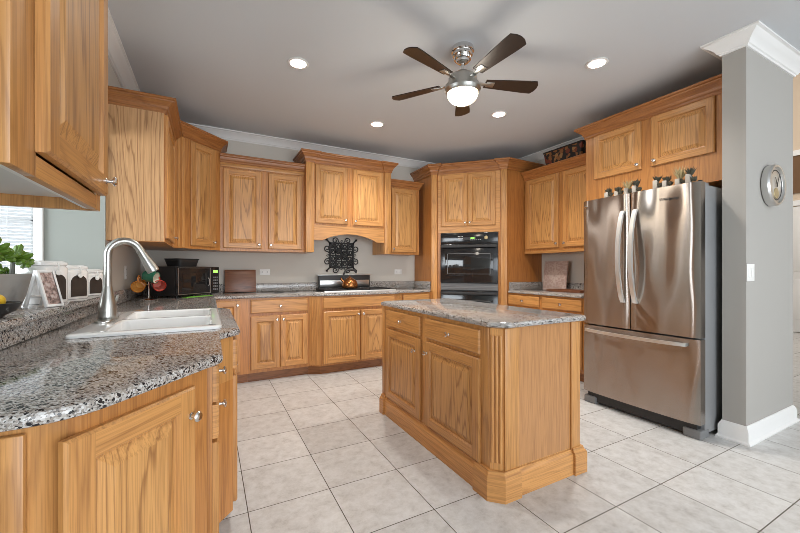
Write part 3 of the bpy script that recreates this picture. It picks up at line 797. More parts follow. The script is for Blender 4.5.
toe(c, [sl(*p) for p in ((-0.043, 1.692), (SX-0.055, 1.79), (SX-0.055, 2.742), (-0.043, 2.84), (LEFT+0.005, 2.84), (LEFT+0.005, 1.692))])
door(c, 0.112, 0.562, 0.13, 0.70, 0, kn=(0.535, 0.655)); door(c, 0.590, 1.04, 0.13, 0.70, 0, kn=(0.617, 0.655))
drawer(c, 0.112, 1.04, 0.735, 0.862, 0, kn=False)
c = thing('base_cabinet', 'oak base cabinet past the sink, hidden below the stone worktop', 'cabinet', (0.012, 2.842, 0), PI/2)
W = 4.055-2.842
carcass(c, box_poly(0, W, 0, 0.012-LEFT-0.005), 0.1, CT-0.001); toe(c, box_poly(0, W, 0.055, 0.012-LEFT-0.005))
door(c, 0.02, 0.55, 0.13, 0.862, 0, kn=(0.52, 0.8)); door(c, 0.57, 1.1, 0.13, 0.862, 0, kn=(0.6, 0.8))

# ------------------------------------------------------------------ stone tops
def inset(poly, d):
    n = len(poly); out = []
    P = [Vector(p) for p in poly]
    for i in range(n):
        a, b, c_ = P[i-1], P[i], P[(i+1) % n]
        d1 = (b-a).normalized(); d2 = (c_-b).normalized()
        n1 = Vector((-d1.y, d1.x)); n2 = Vector((-d2.y, d2.x))
        mm = (n1+n2).normalized(); q = b+mm*(d/max(0.3, mm.dot(n1)))
        out.append((q.x, q.y))
    return out
def slab(m, poly, z0, z1, r=0.013, holes=()):
    """stone slab with a rounded nose; poly counter-clockwise"""
    lv = [(r, z0), (r*0.3, z0+r*0.3), (0, z0+r), (0, z1-r), (r*0.3, z1-r*0.3), (r, z1)]
    R = [[m.v((x, y, z)) for x, y in inset(poly, d)] for d, z in lv]
    n = len(poly)
    for A, B in zip(R, R[1:]):
        for i in range(n): m.face([A[i], A[(i+1) % n], B[(i+1) % n], B[i]])
    for ring, z in ((R[0], z0), (R[-1], z1)):
        edges = [m.bm.edges.get((ring[i], ring[(i+1) % n])) for i in range(n)]
        hv = []
        for h in holes:
            vs = [m.v((x, y, z)) for x, y in h]
            edges += [m.bm.edges.new((vs[i], vs[(i+1) % len(vs)])) for i in range(len(vs))]; hv.append(vs)
        bmesh.ops.triangle_fill(m.bm, use_beauty=True, use_dissolve=False, edges=edges)
        if z == z0: low_h = hv
        else:
            for A, B in zip(low_h, hv):
                for i in range(len(A)): m.face([A[i], A[(i+1) % len(A)], B[(i+1) % len(A)], B[i]])
def smooth_poly(pts):
    """(x, y) or (x, y, radius): rounded corners"""
    out = []; n = len(pts)
    for i, p in enumerate(pts):
        if len(p) == 2: out.append((p[0], p[1])); continue
        b = Vector(p[:2]); a = Vector(pts[i-1][:2]); c_ = Vector(pts[(i+1) % n][:2]); r = p[2]
        u = (a-b).normalized(); w = (c_-b).normalized()
        p0 = b+u*r; p1 = b+w*r
        for k in range(7):
            t = k/6; q = p0*(1-t)**2+b*2*t*(1-t)+p1*t*t; out.append((q.x, q.y))
    return out
CTOP = 0.914
wt = thing('stone_worktop', 'speckled granite worktop running from the near corner past the sink to the oven tower', 'worktop', (0, 2.5, CT))
main = smooth_poly([(-0.608, 0.915), (-0.235, 0.915, 0.09), (0.043, 1.276, 0.02), (0.046, 1.70), (0.130, 1.792, 0.02), (0.134, 2.745, 0.02), (0.062, 2.835), (0.062, 4.028), (0.985, 4.028), (1.09, 3.963), (2.075, 3.963), (2.18, 4.028), (2.575, 4.028, 0.02), (2.680, 4.152), (2.702, 4.20), (2.703, BACK-0.002), (-0.628, BACK-0.002), (-0.628, 1.5)])
SK = (-0.487, 0.055, 1.812, 2.682)
hole = [(SK[0]+0.03, SK[2]+0.03), (SK[1]-0.03, SK[2]+0.03), (SK[1]-0.03, SK[3]-0.03), (SK[0]+0.03, SK[3]-0.03)]
m = MB(); slab(m, main, CT, CTOP, holes=[hole]); o = m.build('top', GRANITE, wt, origin=(0, 2.5, CT)); o.location = (0, 0, 0)
m = MB(); m.box(-0.627, -0.605, 3.175, BACK-0.003, CTOP+0.0005, 1.016, 0.003); m.box(-0.605, 2.703, BACK-0.023, BACK-0.002, CTOP+0.0005, 1.016, 0.003)
m.box(2.682, 2.704, 4.205, BACK-0.023, CTOP+0.0005, 1.016, 0.003)
o = m.build('backsplash', GRANITE, wt, origin=(0, 2.5, CT)); o.location = (0, 0, 0)
m = MB(); m.box(-0.627, -0.605, 1.462, 3.174, CTOP+0.0005, 0.981, 0.002)
o = m.build('ledge_riser', GRANITE, wt, origin=(0, 2.5, CT)); o.location = (0, 0, 0)
m = MB(); slab(m, [(-1.04, 1.466), (-0.572, 1.466), (-0.572, 3.166), (-1.04, 3.166)], 0.983, 1.016, 0.012)
LEDGE = 1.016
tag(m.build('bar_ledge', GRANITE, origin=(-0.8, 2.3, 0.983)), 'raised granite ledge behind the sink carrying planter and canisters', 'ledge')
rt = thing('stone_worktop', 'short granite worktop between the oven tower and refrigerator', 'worktop', (3.7, 2.9, CT))
m = MB(); slab(m, [(3.40, 2.415), (RIGHT-0.002, 2.415), (RIGHT-0.002, 3.486), (3.425, 3.486), (3.40, 3.46)], CT, CTOP); o = m.build('top', GRANITE, rt, origin=(3.7, 2.9, CT)); o.location = (0, 0, 0)
m = MB(); m.box(RIGHT-0.023, RIGHT-0.002, 2.415, 3.462, CTOP+0.0005, 1.016, 0.003); m.box(3.435, RIGHT-0.023, 3.463, 3.486, CTOP+0.0005, 1.016, 0.003)
o = m.build('backsplash', GRANITE, rt, origin=(3.7, 2.9, CT)); o.location = (0, 0, 0)

# ------------------------------------------------------------------ island
IX0, IX1, IY0, IY1 = 1.29, 1.925, 1.395, 2.745
c = thing('kitchen_island', 'oak island with fluted corner posts standing on the tile floor', 'island', (IX0, IY1, 0), -PI/2)
def il(x, y): return (IY1-y, x-IX0)
CH = 0.045
body = [il(*p) for p in ((IX0, IY1-0.02), (IX0+0.02, IY1), (IX1, IY1), (IX1, IY0), (IX0+CH, IY0), (IX0, IY0+CH))]
carcass(c, body, 0.0, CT-0.002, mat=OAK)
L_ = IY1-IY0
# corner post, fluted
m = MB()
a, b = Vector(il(IX0, IY0+CH)), Vector(il(IX0+CH, IY0))
pn = Vector(((b-a).y, -(b-a).x)).normalized()
m.prism([tuple(a-Vector((0.03, 0))), tuple(a+pn*0.006-Vector((0.03, 0))+Vector((0, 0))), tuple(a+pn*0.006), tuple(b+pn*0.006), tuple(b)], 0.14, CT-0.004)
for s in (0.18, 0.5, 0.82):
    q = a+(b-a)*s+pn*0.008
    m.lathe([(0.0075, 0.19), (0.0075, 0.84)], (q.x, q.y, 0), 'z', 10)
m.build('corner_post', OAK, c, angle=0.3)
m = MB(); m.box(L_-CH-0.075, L_-CH-0.005, -0.006, 0, 0.14, CT-0.004, 0.003); m.build('stile', OAK, c)
m = MB(); m.box(0.0, 0.05, -0.006, 0, 0.14, CT-0.004, 0.003); m.build('stile', OAK, c)
m = MB(); m.box(L_, L_+0.012, CH+0.005, CH+0.105, 0.14, CT-0.004, 0.003); m.build('end_stile', OAK, c)
m = MB(); m.box(L_, L_+0.012, IX1-IX0-0.075, IX1-IX0, 0.14, CT-0.004, 0.003); m.build('end_stile', OAK, c)
m = MB(); m.box(L_, L_+0.002, CH+0.110, IX1-IX0-0.080, 0.15, CT-0.004); m.build('end_panel', oak('oak_veneer', 'z', (0.82, 0.77, 0.80), 22.0, 0.15), c, smooth=False)
# drawers and doors (front faces away from the range wall side)
drawer(c, 0.090, 0.625, 0.728, 0.858, 0); drawer(c, 0.692, 1.238, 0.728, 0.858, 0)
door(c, 0.090, 0.625, 0.150, 0.706, 0, kn=(0.562, 0.618)); door(c, 0.692, 1.238, 0.150, 0.706, 0, kn=(0.690+0.03, 0.632))
# base moulding with blocks
IBP = [(0, 0), (0.020, 0), (0.020, 0.105), (0.016, 0.118), (0.008, 0.128), (0.005, 0.140), (0, 0.140)]
m = MB(); bp = [body[0], body[5], body[4], body[3], body[2]]
m.sweep(bp, IBP, side=1 if True else -1); m.build('base_moulding', OAKH, c, angle=0.3)
def block(pts):
    m = MB(); m.sweep(pts, [(0.018, 0), (0.034, 0), (0.034, 0.112), (0.030, 0.126), (0.022, 0.134), (0.018, 0.150), (0.0, 0.152), (0.0, 0.140)], side=1)
    return m.build('plinth_block', OAKH, c, angle=0.3)
block([(body[5][0]-0.10, body[5][1]), body[5], body[4], (body[4][0], body[4][1]+0.10)])
block([(body[3][0], body[3][1]-0.07), body[3], (body[3][0]-0.07, body[3][1])])
block([(0.02, 0.06), (0.0, 0.02), (0.02, 0.0), (0.075, 0)])
itop = smooth_poly([(1.262, 2.725), (1.262, 1.43), (1.335, 1.352, 0.02), (1.965, 1.352, 0.05), (1.985, 2.79, 0.05), (1.325, 2.79)])
m = MB(); slab(m, itop, CT, CTOP, 0.014)
tag(m.build('island_top', GRANITE, origin=(1.62, 2.07, CT)), 'speckled granite slab with clipped corners on the oak island', 'worktop')

# ------------------------------------------------------------------ refrigerator
c = thing('refrigerator', 'stainless steel french-door refrigerator with freezer drawer beneath', 'refrigerator', (2.98, 2.112, 0), -PI/2)
FW = 2.112-1.236
m = MB(); m.box(0.004, FW-0.004, 0.085, 0.92, 0.03, 1.775, 0.006); m.build('case', GREYC, c)
m = MB(); m.box(0.03, FW-0.03, 0.03, 0.10, 0.02, 0.095); m.build('kick_grille', BLACKM, c, smooth=False)
for x in (0.0, FW-0.11):
    m = MB(); m.box(x, x+0.11, 0.012, 0.14, 0.0, 0.062, 0.010); m.build('foot_cover', GREYP, c)
for x in (0.02, FW-0.10):
    m = MB(); m.box(x, x+0.08, 0.095, 0.18, 1.776, 1.80, 0.006); m.build('hinge_cap', GREYC, c)
def curved_panel(x0, x1, z0, z1, bow):
    m = MB(); n = 14; r = []
    for i in range(n+1):
        t = i/n; x = x0+(x1-x0)*t
        e = min(t, 1-t)*(x1-x0); y = -bow*(1-(2*(x/FW)-1)**2) + (0.012*(1-min(1, e/0.012))**2)
        r.append((x, y))
    poly = r+[(x1, 0.078), (x0, 0.078)]
    m.prism(poly, z0, z1)
    return m
XS = FW*0.472
d1_ = curved_panel(0.0, XS-0.003, 0.705, 1.79, 0.012).build('fridge_door', STEEL, c, angle=0.5)
d2_ = curved_panel(XS+0.003, FW, 0.705, 1.79, 0.012).build('fridge_door', STEEL, c, angle=0.5)
d3_ = curved_panel(0.0, FW, 0.105, 0.692, 0.012).build('freezer_drawer', STEEL, c, angle=0.5)
HANDLE = simple('satin_handle_metal', (0.78, 0.77, 0.75), 0.34, 0.75)
def vhandle(parent, x):
    m = MB(); n = 18; pr_ = []
    for i in range(n+1):
        t = i/n; z = 0.915+0.735*t; b = 0.072*math.sin(PI*t)**0.7
        pr_.append([(x-0.016, -0.012-b, z), (x-0.015, -0.030-b, z), (x+0.015, -0.030-b, z), (x+0.016, -0.012-b, z)])
    m.rings(pr_, cap0=True, cap1=True)
    for z in (0.915, 1.63): m.box(x-0.010, x+0.010, -0.028, -0.006, z, z+0.025)
    o = m.build('handle', HANDLE, parent, angle=0.5); o.location -= parent.location
vhandle(d1_, XS-0.048); vhandle(d2_, XS+0.05)
m = MB(); n = 18; pr_ = []
for i in range(n+1):
    t = i/n; x = 0.04+(FW-0.11)*t; b = 0.050*math.sin(PI*t)**0.6
    pr_.append([(x, -0.016-b, 0.640), (x, -0.034-b, 0.640), (x, -0.034-b, 0.664), (x, -0.016-b, 0.664)])
m.rings(pr_, cap0=True, cap1=True); m.box(0.04, 0.065, -0.03, -0.004, 0.642, 0.662); m.box(FW-0.095, FW-0.07, -0.03, -0.004, 0.642, 0.662)
o = m.build('handle', HANDLE, d3_, angle=0.5); o.location -= d3_.location
def lettering(name, text, size, mat, parent, loc, rot, shear=0.0, ext=0.0006):
    cu = bpy.data.curves.new(name, 'FONT'); cu.body = text; cu.size = size; cu.shear = shear; cu.extrude = ext; cu.align_x = 'CENTER'
    t = bpy.data.objects.new(name+'_text', cu); COL.objects.link(t)
    bpy.context.view_layer.update()
    me = bpy.data.meshes.new_from_object(t.evaluated_get(bpy.context.evaluated_depsgraph_get()))
    COL.objects.unlink(t); bpy.data.objects.remove(t)
    me.materials.append(mat)
    o = bpy.data.objects.new(name, me); COL.objects.link(o); o.location = loc; o.rotation_euler = rot; o.parent = parent
    return o
lettering('badge_lettering', 'Whirlpool', 0.030, BLACKM, d2_, (FW*0.785-d2_.location.x, -0.0105-d2_.location.y, 1.688-d2_.location.z), (PI/2, 0, 0), 0.25)
m = MB(); m.lathe([(0.012, 0.0), (0.012, -0.004), (0.0, -0.006)], (0.03, -0.002, 1.735), 'y', 14); o = m.build('badge_stud', CHROME, d1_); o.location -= d1_.location

# ------------------------------------------------------------------ sink and faucet
c = thing('kitchen_sink', 'white two-bowl drop-in sink set into the granite', 'sink', ((SK[0]+SK[1])/2, (SK[2]+SK[3])/2, CTOP))
sx0, sx1, sy0, sy1 = SK[0]-c.location.x, SK[1]-c.location.x, SK[2]-c.location.y, SK[3]-c.location.y
m = MB()
def rr(x0, x1, y0, y1, r, n=5):
    out = []
    for cx, cy, a in ((x1-r, y0+r, -PI/2), (x1-r, y1-r, 0), (x0+r, y1-r, PI/2), (x0+r, y0+r, PI)):
        out += arc(cx, cy, r, a, a+PI/2, n)
    return out
def ring3(pl, z): return [(x, y, z) for x, y in pl]
bowls = [(sx0+0.105, sx1-0.04, sy0+0.040, -0.012), (sx0+0.105, sx1-0.04, 0.012, sy1-0.04)]
outer = [ring3(rr(sx0, sx1, sy0, sy1, 0.03), 0.001), ring3(rr(sx0, sx1, sy0, sy1, 0.03), 0.010), ring3(rr(sx0+0.004, sx1-0.004, sy0+0.004, sy1-0.004, 0.03), 0.0145), ring3(rr(sx0+0.010, sx1-0.010, sy0+0.010, sy1-0.010, 0.028), 0.016)]
R = [[m.v(p) for p in r] for r in outer]; n = len(R[0])
for A, B in zip(R, R[1:]):
    for i in range(n): m.face([A[i], A[(i+1) % n], B[(i+1) % n], B[i]])
edges = [m.bm.edges.get((R[-1][i], R[-1][(i+1) % n])) for i in range(n)]
for (x0, x1, y0, y1) in bowls:
    rs = [ring3(rr(x0, x1, y0, y1, 0.045), 0.016), ring3(rr(x0+0.006, x1-0.006, y0+0.006, y1-0.006, 0.042), 0.010), ring3(rr(x0+0.012, x1-0.012, y0+0.012, y1-0.012, 0.04), -0.10), ring3(rr(x0+0.03, x1-0.03, y0+0.03, y1-0.03, 0.04), -0.175), ring3(rr(x0+0.06, x1-0.06, y0+0.06, y1-0.06, 0.03), -0.185)]
    Q = [[m.v(p) for p in r] for r in rs]
    for A, B in zip(Q, Q[1:]):
        for i in range(len(A)): m.face([A[i], A[(i+1) % len(A)], B[(i+1) % len(A)], B[i]])
    m.face(Q[-1])
    edges += [m.bm.edges.get((Q[0][i], Q[0][(i+1) % len(Q[0])])) for i in range(len(Q[0]))]
bmesh.ops.triangle_fill(m.bm, use_beauty=True, use_dissolve=False, edges=edges)
sb = m.build('basin', WHITEP, c, origin=(0, 0, 0), angle=0.7)
for (x0, x1, y0, y1) in bowls:
    m = MB(); m.lathe([(0.0, -0.1835), (0.03, -0.183), (0.042, -0.182), (0.044, -0.1845)], ((x0+x1)/2, (y0+y1)/2, 0), 'z', 20); m.build('drain', CHROME, c)

fx, fy, fz = -0.438, 2.255, CTOP+0.0165
c = thing('faucet', 'brushed nickel gooseneck faucet with pull-down spray standing on the white sink', 'faucet', (fx, fy, fz))
m = MB(); pl = rr(-0.03, 0.03, -0.125, 0.125, 0.028, 6); m.rings([ring3(pl, 0.0), ring3(pl, 0.006), ring3([(x*0.93, y*0.98) for x, y in pl], 0.009)], cap0=True, cap1=True); m.build('deck_plate', NICKEL, c, origin=(0, 0, 0))
m = MB(); m.lathe([(0.038, 0.0095), (0.040, 0.018), (0.038, 0.028), (0.037, 0.05), (0.034, 0.08), (0.028, 0.115), (0.022, 0.148), (0.0195, 0.165), (0.0185, 0.170)], (0, 0, 0), 'z', 28); m.build('body', NICKEL, c, origin=(0, 0, 0))
ddx, ddy = math.cos(0.18), math.sin(0.18)
m = MB(); pts = [(0, 0, 0.165), (0, 0, 0.22), (0, 0, 0.29)]
R_ = 0.068
for i in range(1, 15):
    a = PI-(PI*0.86)*i/14
    s = R_+R_*math.cos(a); pts.append((s*ddx, s*ddy, 0.318+R_*math.sin(a)*1.12))
m.tube(pts, 0.0178, 18); m.build('spout', NICKEL, c, origin=(0, 0, 0), angle=1.0)
pe = Vector(pts[-1]); pd = (Vector(pts[-1])-Vector(pts[-2])).normalized()
m = MB(); m.tube([pe-pd*0.004, pe+pd*0.006, pe+pd*0.012, pe+pd*0.05, pe+pd*0.10, pe+pd*0.122, pe+pd*0.126], [0.0182, 0.0192, 0.0182, 0.021, 0.0275, 0.0285, 0.024], 20); m.build('spray_head', NICKEL, c, origin=(0, 0, 0), angle=0.8)
m = MB(); m.tube([(0.010, 0.024, 0.06), (0.018, 0.05, 0.062), (0.019, 0.056, 0.062)], [0.014, 0.014, 0.010], 14); m.tube([(0.017, 0.048, 0.066), (0.022, 0.062, 0.09), (0.028, 0.072, 0.115)], [0.006, 0.006, 0.007], 10); m.build('lever', NICKEL, c, origin=(0, 0, 0), angle=0.8)

# ------------------------------------------------------------------ ceiling fan and can lights
FNX, FNY = 1.607, 2.10
c = thing('ceiling_fan', 'five-blade ceiling fan with dark blades and a lit bowl', 'ceiling fan', (FNX+0.015, FNY, CEIL-0.012))
c.scale = (0.91, 0.91, 0.91)
m = MB(); m.lathe([(0.084, 0.0125), (0.090, -0.006), (0.088, -0.022), (0.076, -0.026), (0.080, -0.042), (0.078, -0.052), (0.066, -0.056), (0.070, -0.074), (0.066, -0.084), (0.054, -0.088), (0.050, -0.104), (0.034, -0.114), (0.016, -0.118)], (0, 0, 0), 'z', 32); m.build('canopy', CHROME, c, origin=(0, 0, 0), angle=0.5)
m = MB(); m.lathe([(0.013, -0.105), (0.013, -0.17), (0.024, -0.172), (0.026, -0.19)], (0, 0, 0), 'z', 16); m.build('downrod', CHROME, c, origin=(0, 0, 0))
m = MB(); m.lathe([(0.024, -0.180), (0.052, -0.184), (0.060, -0.20), (0.095, -0.212), (0.112, -0.226), (0.118, -0.285), (0.136, -0.290), (0.142, -0.322), (0.134, -0.336), (0.130, -0.345), (0.124, -0.352)], (0, 0, 0), 'z', 40); m.build('motor_housing', NICKEL, c, origin=(0, 0, 0), angle=0.4)
m = MB(); prof = [(0.122, -0.350)]+[(0.122*math.cos(t*PI/2/8), -0.350-0.088*math.sin(t*PI/2/8)) for t in range(1, 9)]
m.lathe(prof[:-1]+[(0.004, -0.438)], (0, 0, 0), 'z', 32, cap0=False); m.build('light_bowl', GLOBE, c, origin=(0, 0, 0))
for k in range(5):
    a = math.radians(52.5+72*k)
    M = Matrix.Rotation(a, 4, 'Z') @ Matrix.Translation((0, 0, -0.262)) @ Matrix.Rotation(math.radians(-11), 4, 'X')
    m = MB()
    n = 12; top = []; 
    def half(t):  # half width along the blade
        return 0.044+0.026*min(1, t*1.15)
    xs = [0.185+(0.60-0.185)*i/n for i in range(n+1)]
    out = [(x, -half((x-0.185)/0.415)) for x in xs]+[(0.622, -0.035), (0.628, 0.0), (0.622, 0.035)]+[(x, half((x-0.185)/0.415)) for x in reversed(xs)]
    m.prism(out, 0, 0.007)
    b = m.build('blade', FANW, c, origin=(0, 0, 0), smooth=False)
    b.matrix_local = M
    m = MB(); m.box(0.105, 0.235, -0.017, 0.017, -0.006, -0.0005, 0.002); m.box(0.195, 0.26, -0.028, 0.028, -0.004, -0.0005, 0.001); m.build('blade_bracket', NICKEL, b, origin=(0, 0, 0))
lamp = bpy.data.lights.new('fan_bulb', 'POINT'); lamp.energy = 6; lamp.color = (1.0, 0.9, 0.76); lamp.shadow_soft_size = 0.1
lo_ = bpy.data.objects.new('fan_bulb', lamp); COL.objects.link(lo_); lo_.location = (FNX+0.015, FNY, CEIL-0.53)

cans = [(0.616, 2.85, 'recessed ceiling light over the floor in front of the corner cabinet'), (1.64, 3.64, 'recessed ceiling light closest to the cooktop hood'), (2.644, 2.82, 'recessed ceiling light between the fan and oven tower'), (2.66, 1.768, 'recessed ceiling light in front of the refrigerator')]
first = None
for x, y, lab in cans:
    if first is None:
        first = thing('recessed_light', lab, 'ceiling light', (x, y, CEIL), 0, 'recessed ceiling lights')
        m = MB(); m.lathe([(0.058, -0.0005), (0.078, -0.0005), (0.080, -0.005), (0.070, -0.009), (0.060, -0.008), (0.058, -0.003)], (0, 0, 0), 'z', 32, False, False); m.build('trim_ring', WHITE, first, origin=(0, 0, 0))
        m = MB(); m.lathe([(0.059, -0.0045), (0.030, -0.0075), (0.001, -0.0085)], (0, 0, 0), 'z', 32, False, True); m.build('lens', LENS, first, origin=(0, 0, 0))
    else: dup(first, (x, y, CEIL), 0, lab)
for i, (x, y) in enumerate([(p[0], p[1]) for p in cans]+[(0.4, -0.6), (2.6, -0.4), (1.5, -1.6)]):  # last three spots are added fill behind the camera, without fixtures
    d = bpy.data.lights.new('can_and_fill_spot', 'SPOT'); d.energy = 80 if i < 4 else 26; d.color = (1.0, 0.95, 0.89); d.spot_size = math.radians(125); d.spot_blend = 0.9; d.shadow_soft_size = 0.06
    o = bpy.data.objects.new('can_and_fill_spot', d); COL.objects.link(o); o.location = (x, y, CEIL-0.03)

# ------------------------------------------------------------------ small things: microwave corner
th = PI/4
mw = thing('microwave', 'black countertop microwave set diagonally in the corner', 'microwave', (-0.262, 3.918, CTOP+0.001), th)
MW, MH, MD = 0.51, 0.295, 0.36
m = MB(); m.box(0, MW, 0.012, MD, 0.018, MH, 0.008); m.build('case', BLACKM, mw)
m = MB(); m.box(0.0, MW*0.80, -0.008, 0.012, 0.022, MH-0.004, 0.005); dr = m.build('door', BLACK, mw)
m = MB(); m.box(0.055, MW*0.80-0.07, -0.0095, -0.0075, 0.065, MH-0.065, 0.002); o = m.build('window', DKGLASS, dr); o.location -= dr.location
m = MB()
for x in (0.014, MW*0.80-0.020): m.box(x, x+0.006, -0.012, -0.007, 0.03, MH-0.012)
m.box(0.014, MW*0.80-0.014, -0.011, -0.0075, MH-0.016, MH-0.012); m.box(0.014, MW*0.80-0.014, -0.011, -0.0075, 0.03, 0.034)
o = m.build('door_trim', STEELP, dr); o.location -= dr.location
m = MB(); m.tube([(MW*0.80-0.045, -0.010, 0.10), (MW*0.80-0.042, -0.022, 0.115), (MW*0.80-0.042, -0.022, 0.165), (MW*0.80-0.045, -0.010, 0.18)], 0.005, 8); o = m.build('handle', STEELP, dr); o.location -= dr.location
m = MB(); m.box(MW*0.80+0.002, MW, -0.006, 0.012, 0.022, MH-0.004, 0.004); cp = m.build('control_panel', BLACK, mw)
m = MB(); m.box(MW*0.80+0.024, MW-0.022, -0.0075, -0.0055, MH-0.062, MH-0.036); o = m.build('display', LED, cp, smooth=False); o.location -= cp.location
m = MB()
for i in range(3):
    for j in range(5): m.box(MW*0.80+0.024+i*0.021, MW*0.80+0.038+i*0.021, -0.0075, -0.0055, 0.055+j*0.030, 0.072+j*0.030)
o = m.build('keypad', GREYP, cp, smooth=False); o.location -= cp.location
for x in (0.05, MW-0.05):
    for y in (0.05, MD-0.05):
        m = MB(); m.lathe([(0.012, 0.0), (0.014, 0.018)], (x, y, 0), 'z', 10); m.build('foot', BLACKM, mw)
m = MB(); m.box(0.09, 0.40, -0.03, 0.035, 0, 0.005, 0.002)
o = m.build('chopping_mat', LIME, origin=(0, 0, 0)); o.location = (-0.262, 3.918, CTOP+0.0008); o.rotation_euler = (0, 0, th)
tag(o, 'thin lime green mat poking out from below the microwave', 'mat')
c = thing('tray_basket', 'black flared wire tray on top of the microwave', 'basket', (-0.262+0.7071*(0.20-0.15), 3.918+0.7071*(0.20+0.15), CTOP+0.002+MH), th)
m = MB()
p0, p1 = rr(-0.105, 0.105, -0.085, 0.085, 0.03), rr(-0.125, 0.125, -0.10, 0.10, 0.035)
m.rings([ring3(p0, 0.0), ring3(p1, 0.07), ring3([(x*0.97, y*0.97) for x, y in p1], 0.07), ring3([(x*0.97, y*0.97) for x, y in p0], 0.006)], cap0=True, cap1=True); m.build('bowl', BLACKM, c, origin=(0, 0, 0))
m = MB(); m.tube([(x, y, 0.071) for x, y in p1]+[(p1[0][0], p1[0][1], 0.071)], 0.005, 8); m.tube([(x*0.93, y*0.93, 0.045) for x, y in p1]+[(p1[0][0]*0.93, p1[0][1]*0.93, 0.045)], 0.004, 8); m.build('rim', IRON, c, origin=(0, 0, 0))

mt = thing('mug_tree', 'chrome mug tree holding three coloured mugs beside the microwave', 'mug rack', (-0.455, 3.80, CTOP+0.001))
m = MB(); m.lathe([(0.07, 0.0), (0.072, 0.006), (0.060, 0.012), (0.015, 0.016), (0.008, 0.022)], (0, 0, 0), 'z', 28); m.build('base', CHROME, mt, origin=(0, 0, 0))
m = MB(); m.lathe([(0.006, 0.02), (0.006, 0.285), (0.010, 0.292), (0.0, 0.302)], (0, 0, 0), 'z', 12); m.build('pole', CHROME, mt, origin=(0, 0, 0))
CAMD = Vector((0.455, -3.80)).normalized()
SIDE = Vector((-CAMD.y, CAMD.x))      # towards the viewer's right hand when facing the tree
mugs = [(-0.066, 0.13, ORANGE, 'orange mug hanging on the mug tree beside a red one', 0.25), (0.066, 0.135, RED, 'red mug hanging on the mug tree beside the microwave', -0.25), (0.012, 0.205, GREEN, 'dark green mug with pale inside hanging highest on the mug tree', 1.0)]
for sdist, hz, mat, lab, yaw in mugs:
    m = MB(); hp = Vector((0, 0, hz)); e = Vector((SIDE.x*sdist*0.9, SIDE.y*sdist*0.9, hz+0.045))
    m.tube([hp, hp*0.5+e*0.5, e, e+Vector((SIDE.x*sdist*0.15, SIDE.y*sdist*0.15, 0.012))], 0.0035, 8); m.build('peg', CHROME, mt, origin=(0, 0, 0))
for sdist, hz, mat, lab, yaw in mugs:
    d2 = CAMD*math.cos(yaw)+SIDE*(-math.sin(yaw) if yaw < 0.9 else math.sin(yaw))
    ctr = Vector((mt.location.x, mt.location.y, mt.location.z+hz))+Vector((SIDE.x, SIDE.y, 0))*sdist+Vector((d2.x, d2.y, 0))*0.0
    if yaw >= 0.9: ctr += Vector((CAMD.x, CAMD.y, 0))*0.055
    mg = thing('mug', lab, 'mug', ctr, 0, 'mugs on the mug tree'); mg.scale = (1.15, 1.15, 1.15)
    axis = Vector((d2.x, d2.y, -0.22)).normalized()
    Q = Vector((0, 0, 1)).rotation_difference(axis).to_matrix().to_4x4()
    m = MB(); m.lathe([(0.030, -0.045), (0.036, -0.040), (0.041, 0.0), (0.043, 0.045), (0.0405, 0.046), (0.039, 0.040)], (0, 0, 0), 'z', 28, True, False, M=Q.to_3x3()); b_ = m.build('cup', mat, mg, origin=(0, 0, 0))
    m = MB(); m.lathe([(0.0392, 0.042), (0.037, 0.0), (0.032, -0.036), (0.0, -0.037)], (0, 0, 0), 'z', 28, False, True, M=Q.to_3x3()); m.build('inside', {ORANGE: YOLK, RED: PINK, GREEN: CREAM}[mat], mg, origin=(0, 0, 0))
    # handle towards the peg (up)
    up = (Vector((0, 0, 1))-axis*axis.z).normalized()
    m = MB(); m.tube([up*0.040+axis*0.025, up*0.064+axis*0.022, up*0.072, up*0.062-axis*0.022, up*0.038-axis*0.025], 0.0055, 8); m.build('handle', mat, mg, origin=(0, 0, 0))

def outlet(loc, rz, label, horiz=False, name='wall_outlet', toggles=False, rocker=False):
    c = thing(name, label, 'light switch' if rocker else 'outlet', loc, rz)
    w, h = (0.118, 0.072) if horiz else (0.116 if rocker else 0.072, 0.118)
    m = MB(); m.box(-w/2, w/2, -0.006, -0.0005, -h/2, h/2, 0.003); m.build('cover_plate', WHITEM, c, origin=(0, 0, 0))
    for s in (-1, 1):
        m = MB()
        if rocker:
            m.box(s*0.023-0.017, s*0.023+0.017, -0.010, -0.005, -0.034, 0.034, 0.003)
        elif horiz: m.box(s*0.027-0.015, s*0.027+0.015, -0.009, -0.005, -0.017, 0.017, 0.004)
        else: m.box(-0.017, 0.017, -0.009, -0.005, s*0.027-0.015, s*0.027+0.015, 0.004)
        m.build('rocker' if rocker else 'socket', WHITEM, c, origin=(0, 0, 0))
        if not rocker:
            m = MB(); 
            for q in (-0.006, 0.006):
                if horiz: m.box(s*0.027-0.005, s*0.027+0.005, -0.0095, -0.0088, q-0.001, q+0.001)
                else: m.box(q-0.001, q+0.001, -0.0095, -0.0088, s*0.027-0.004, s*0.027+0.006)
            m.build('slots', BLACKM, c, origin=(0, 0, 0), smooth=False)
    return c
outlet((0.610, BACK, 1.15), 0, 'white outlet on the back wall between cutting board and cooktop', True)
outlet((2.435, BACK, 1.148), 0, 'white outlet on the back wall beside the oven tower', True)
outlet((LEFT, 3.86, 1.155), PI/2, 'white outlet on the side wall behind the faucet')
outlet((RIGHT, 2.80, 1.19), -PI/2, 'white outlet on the wall tight beside the refrigerator')
outlet((3.268, 1.07, 1.16), 0, 'white double rocker light switch on the wall beside the refrigerator', rocker=True, name='light_switch')

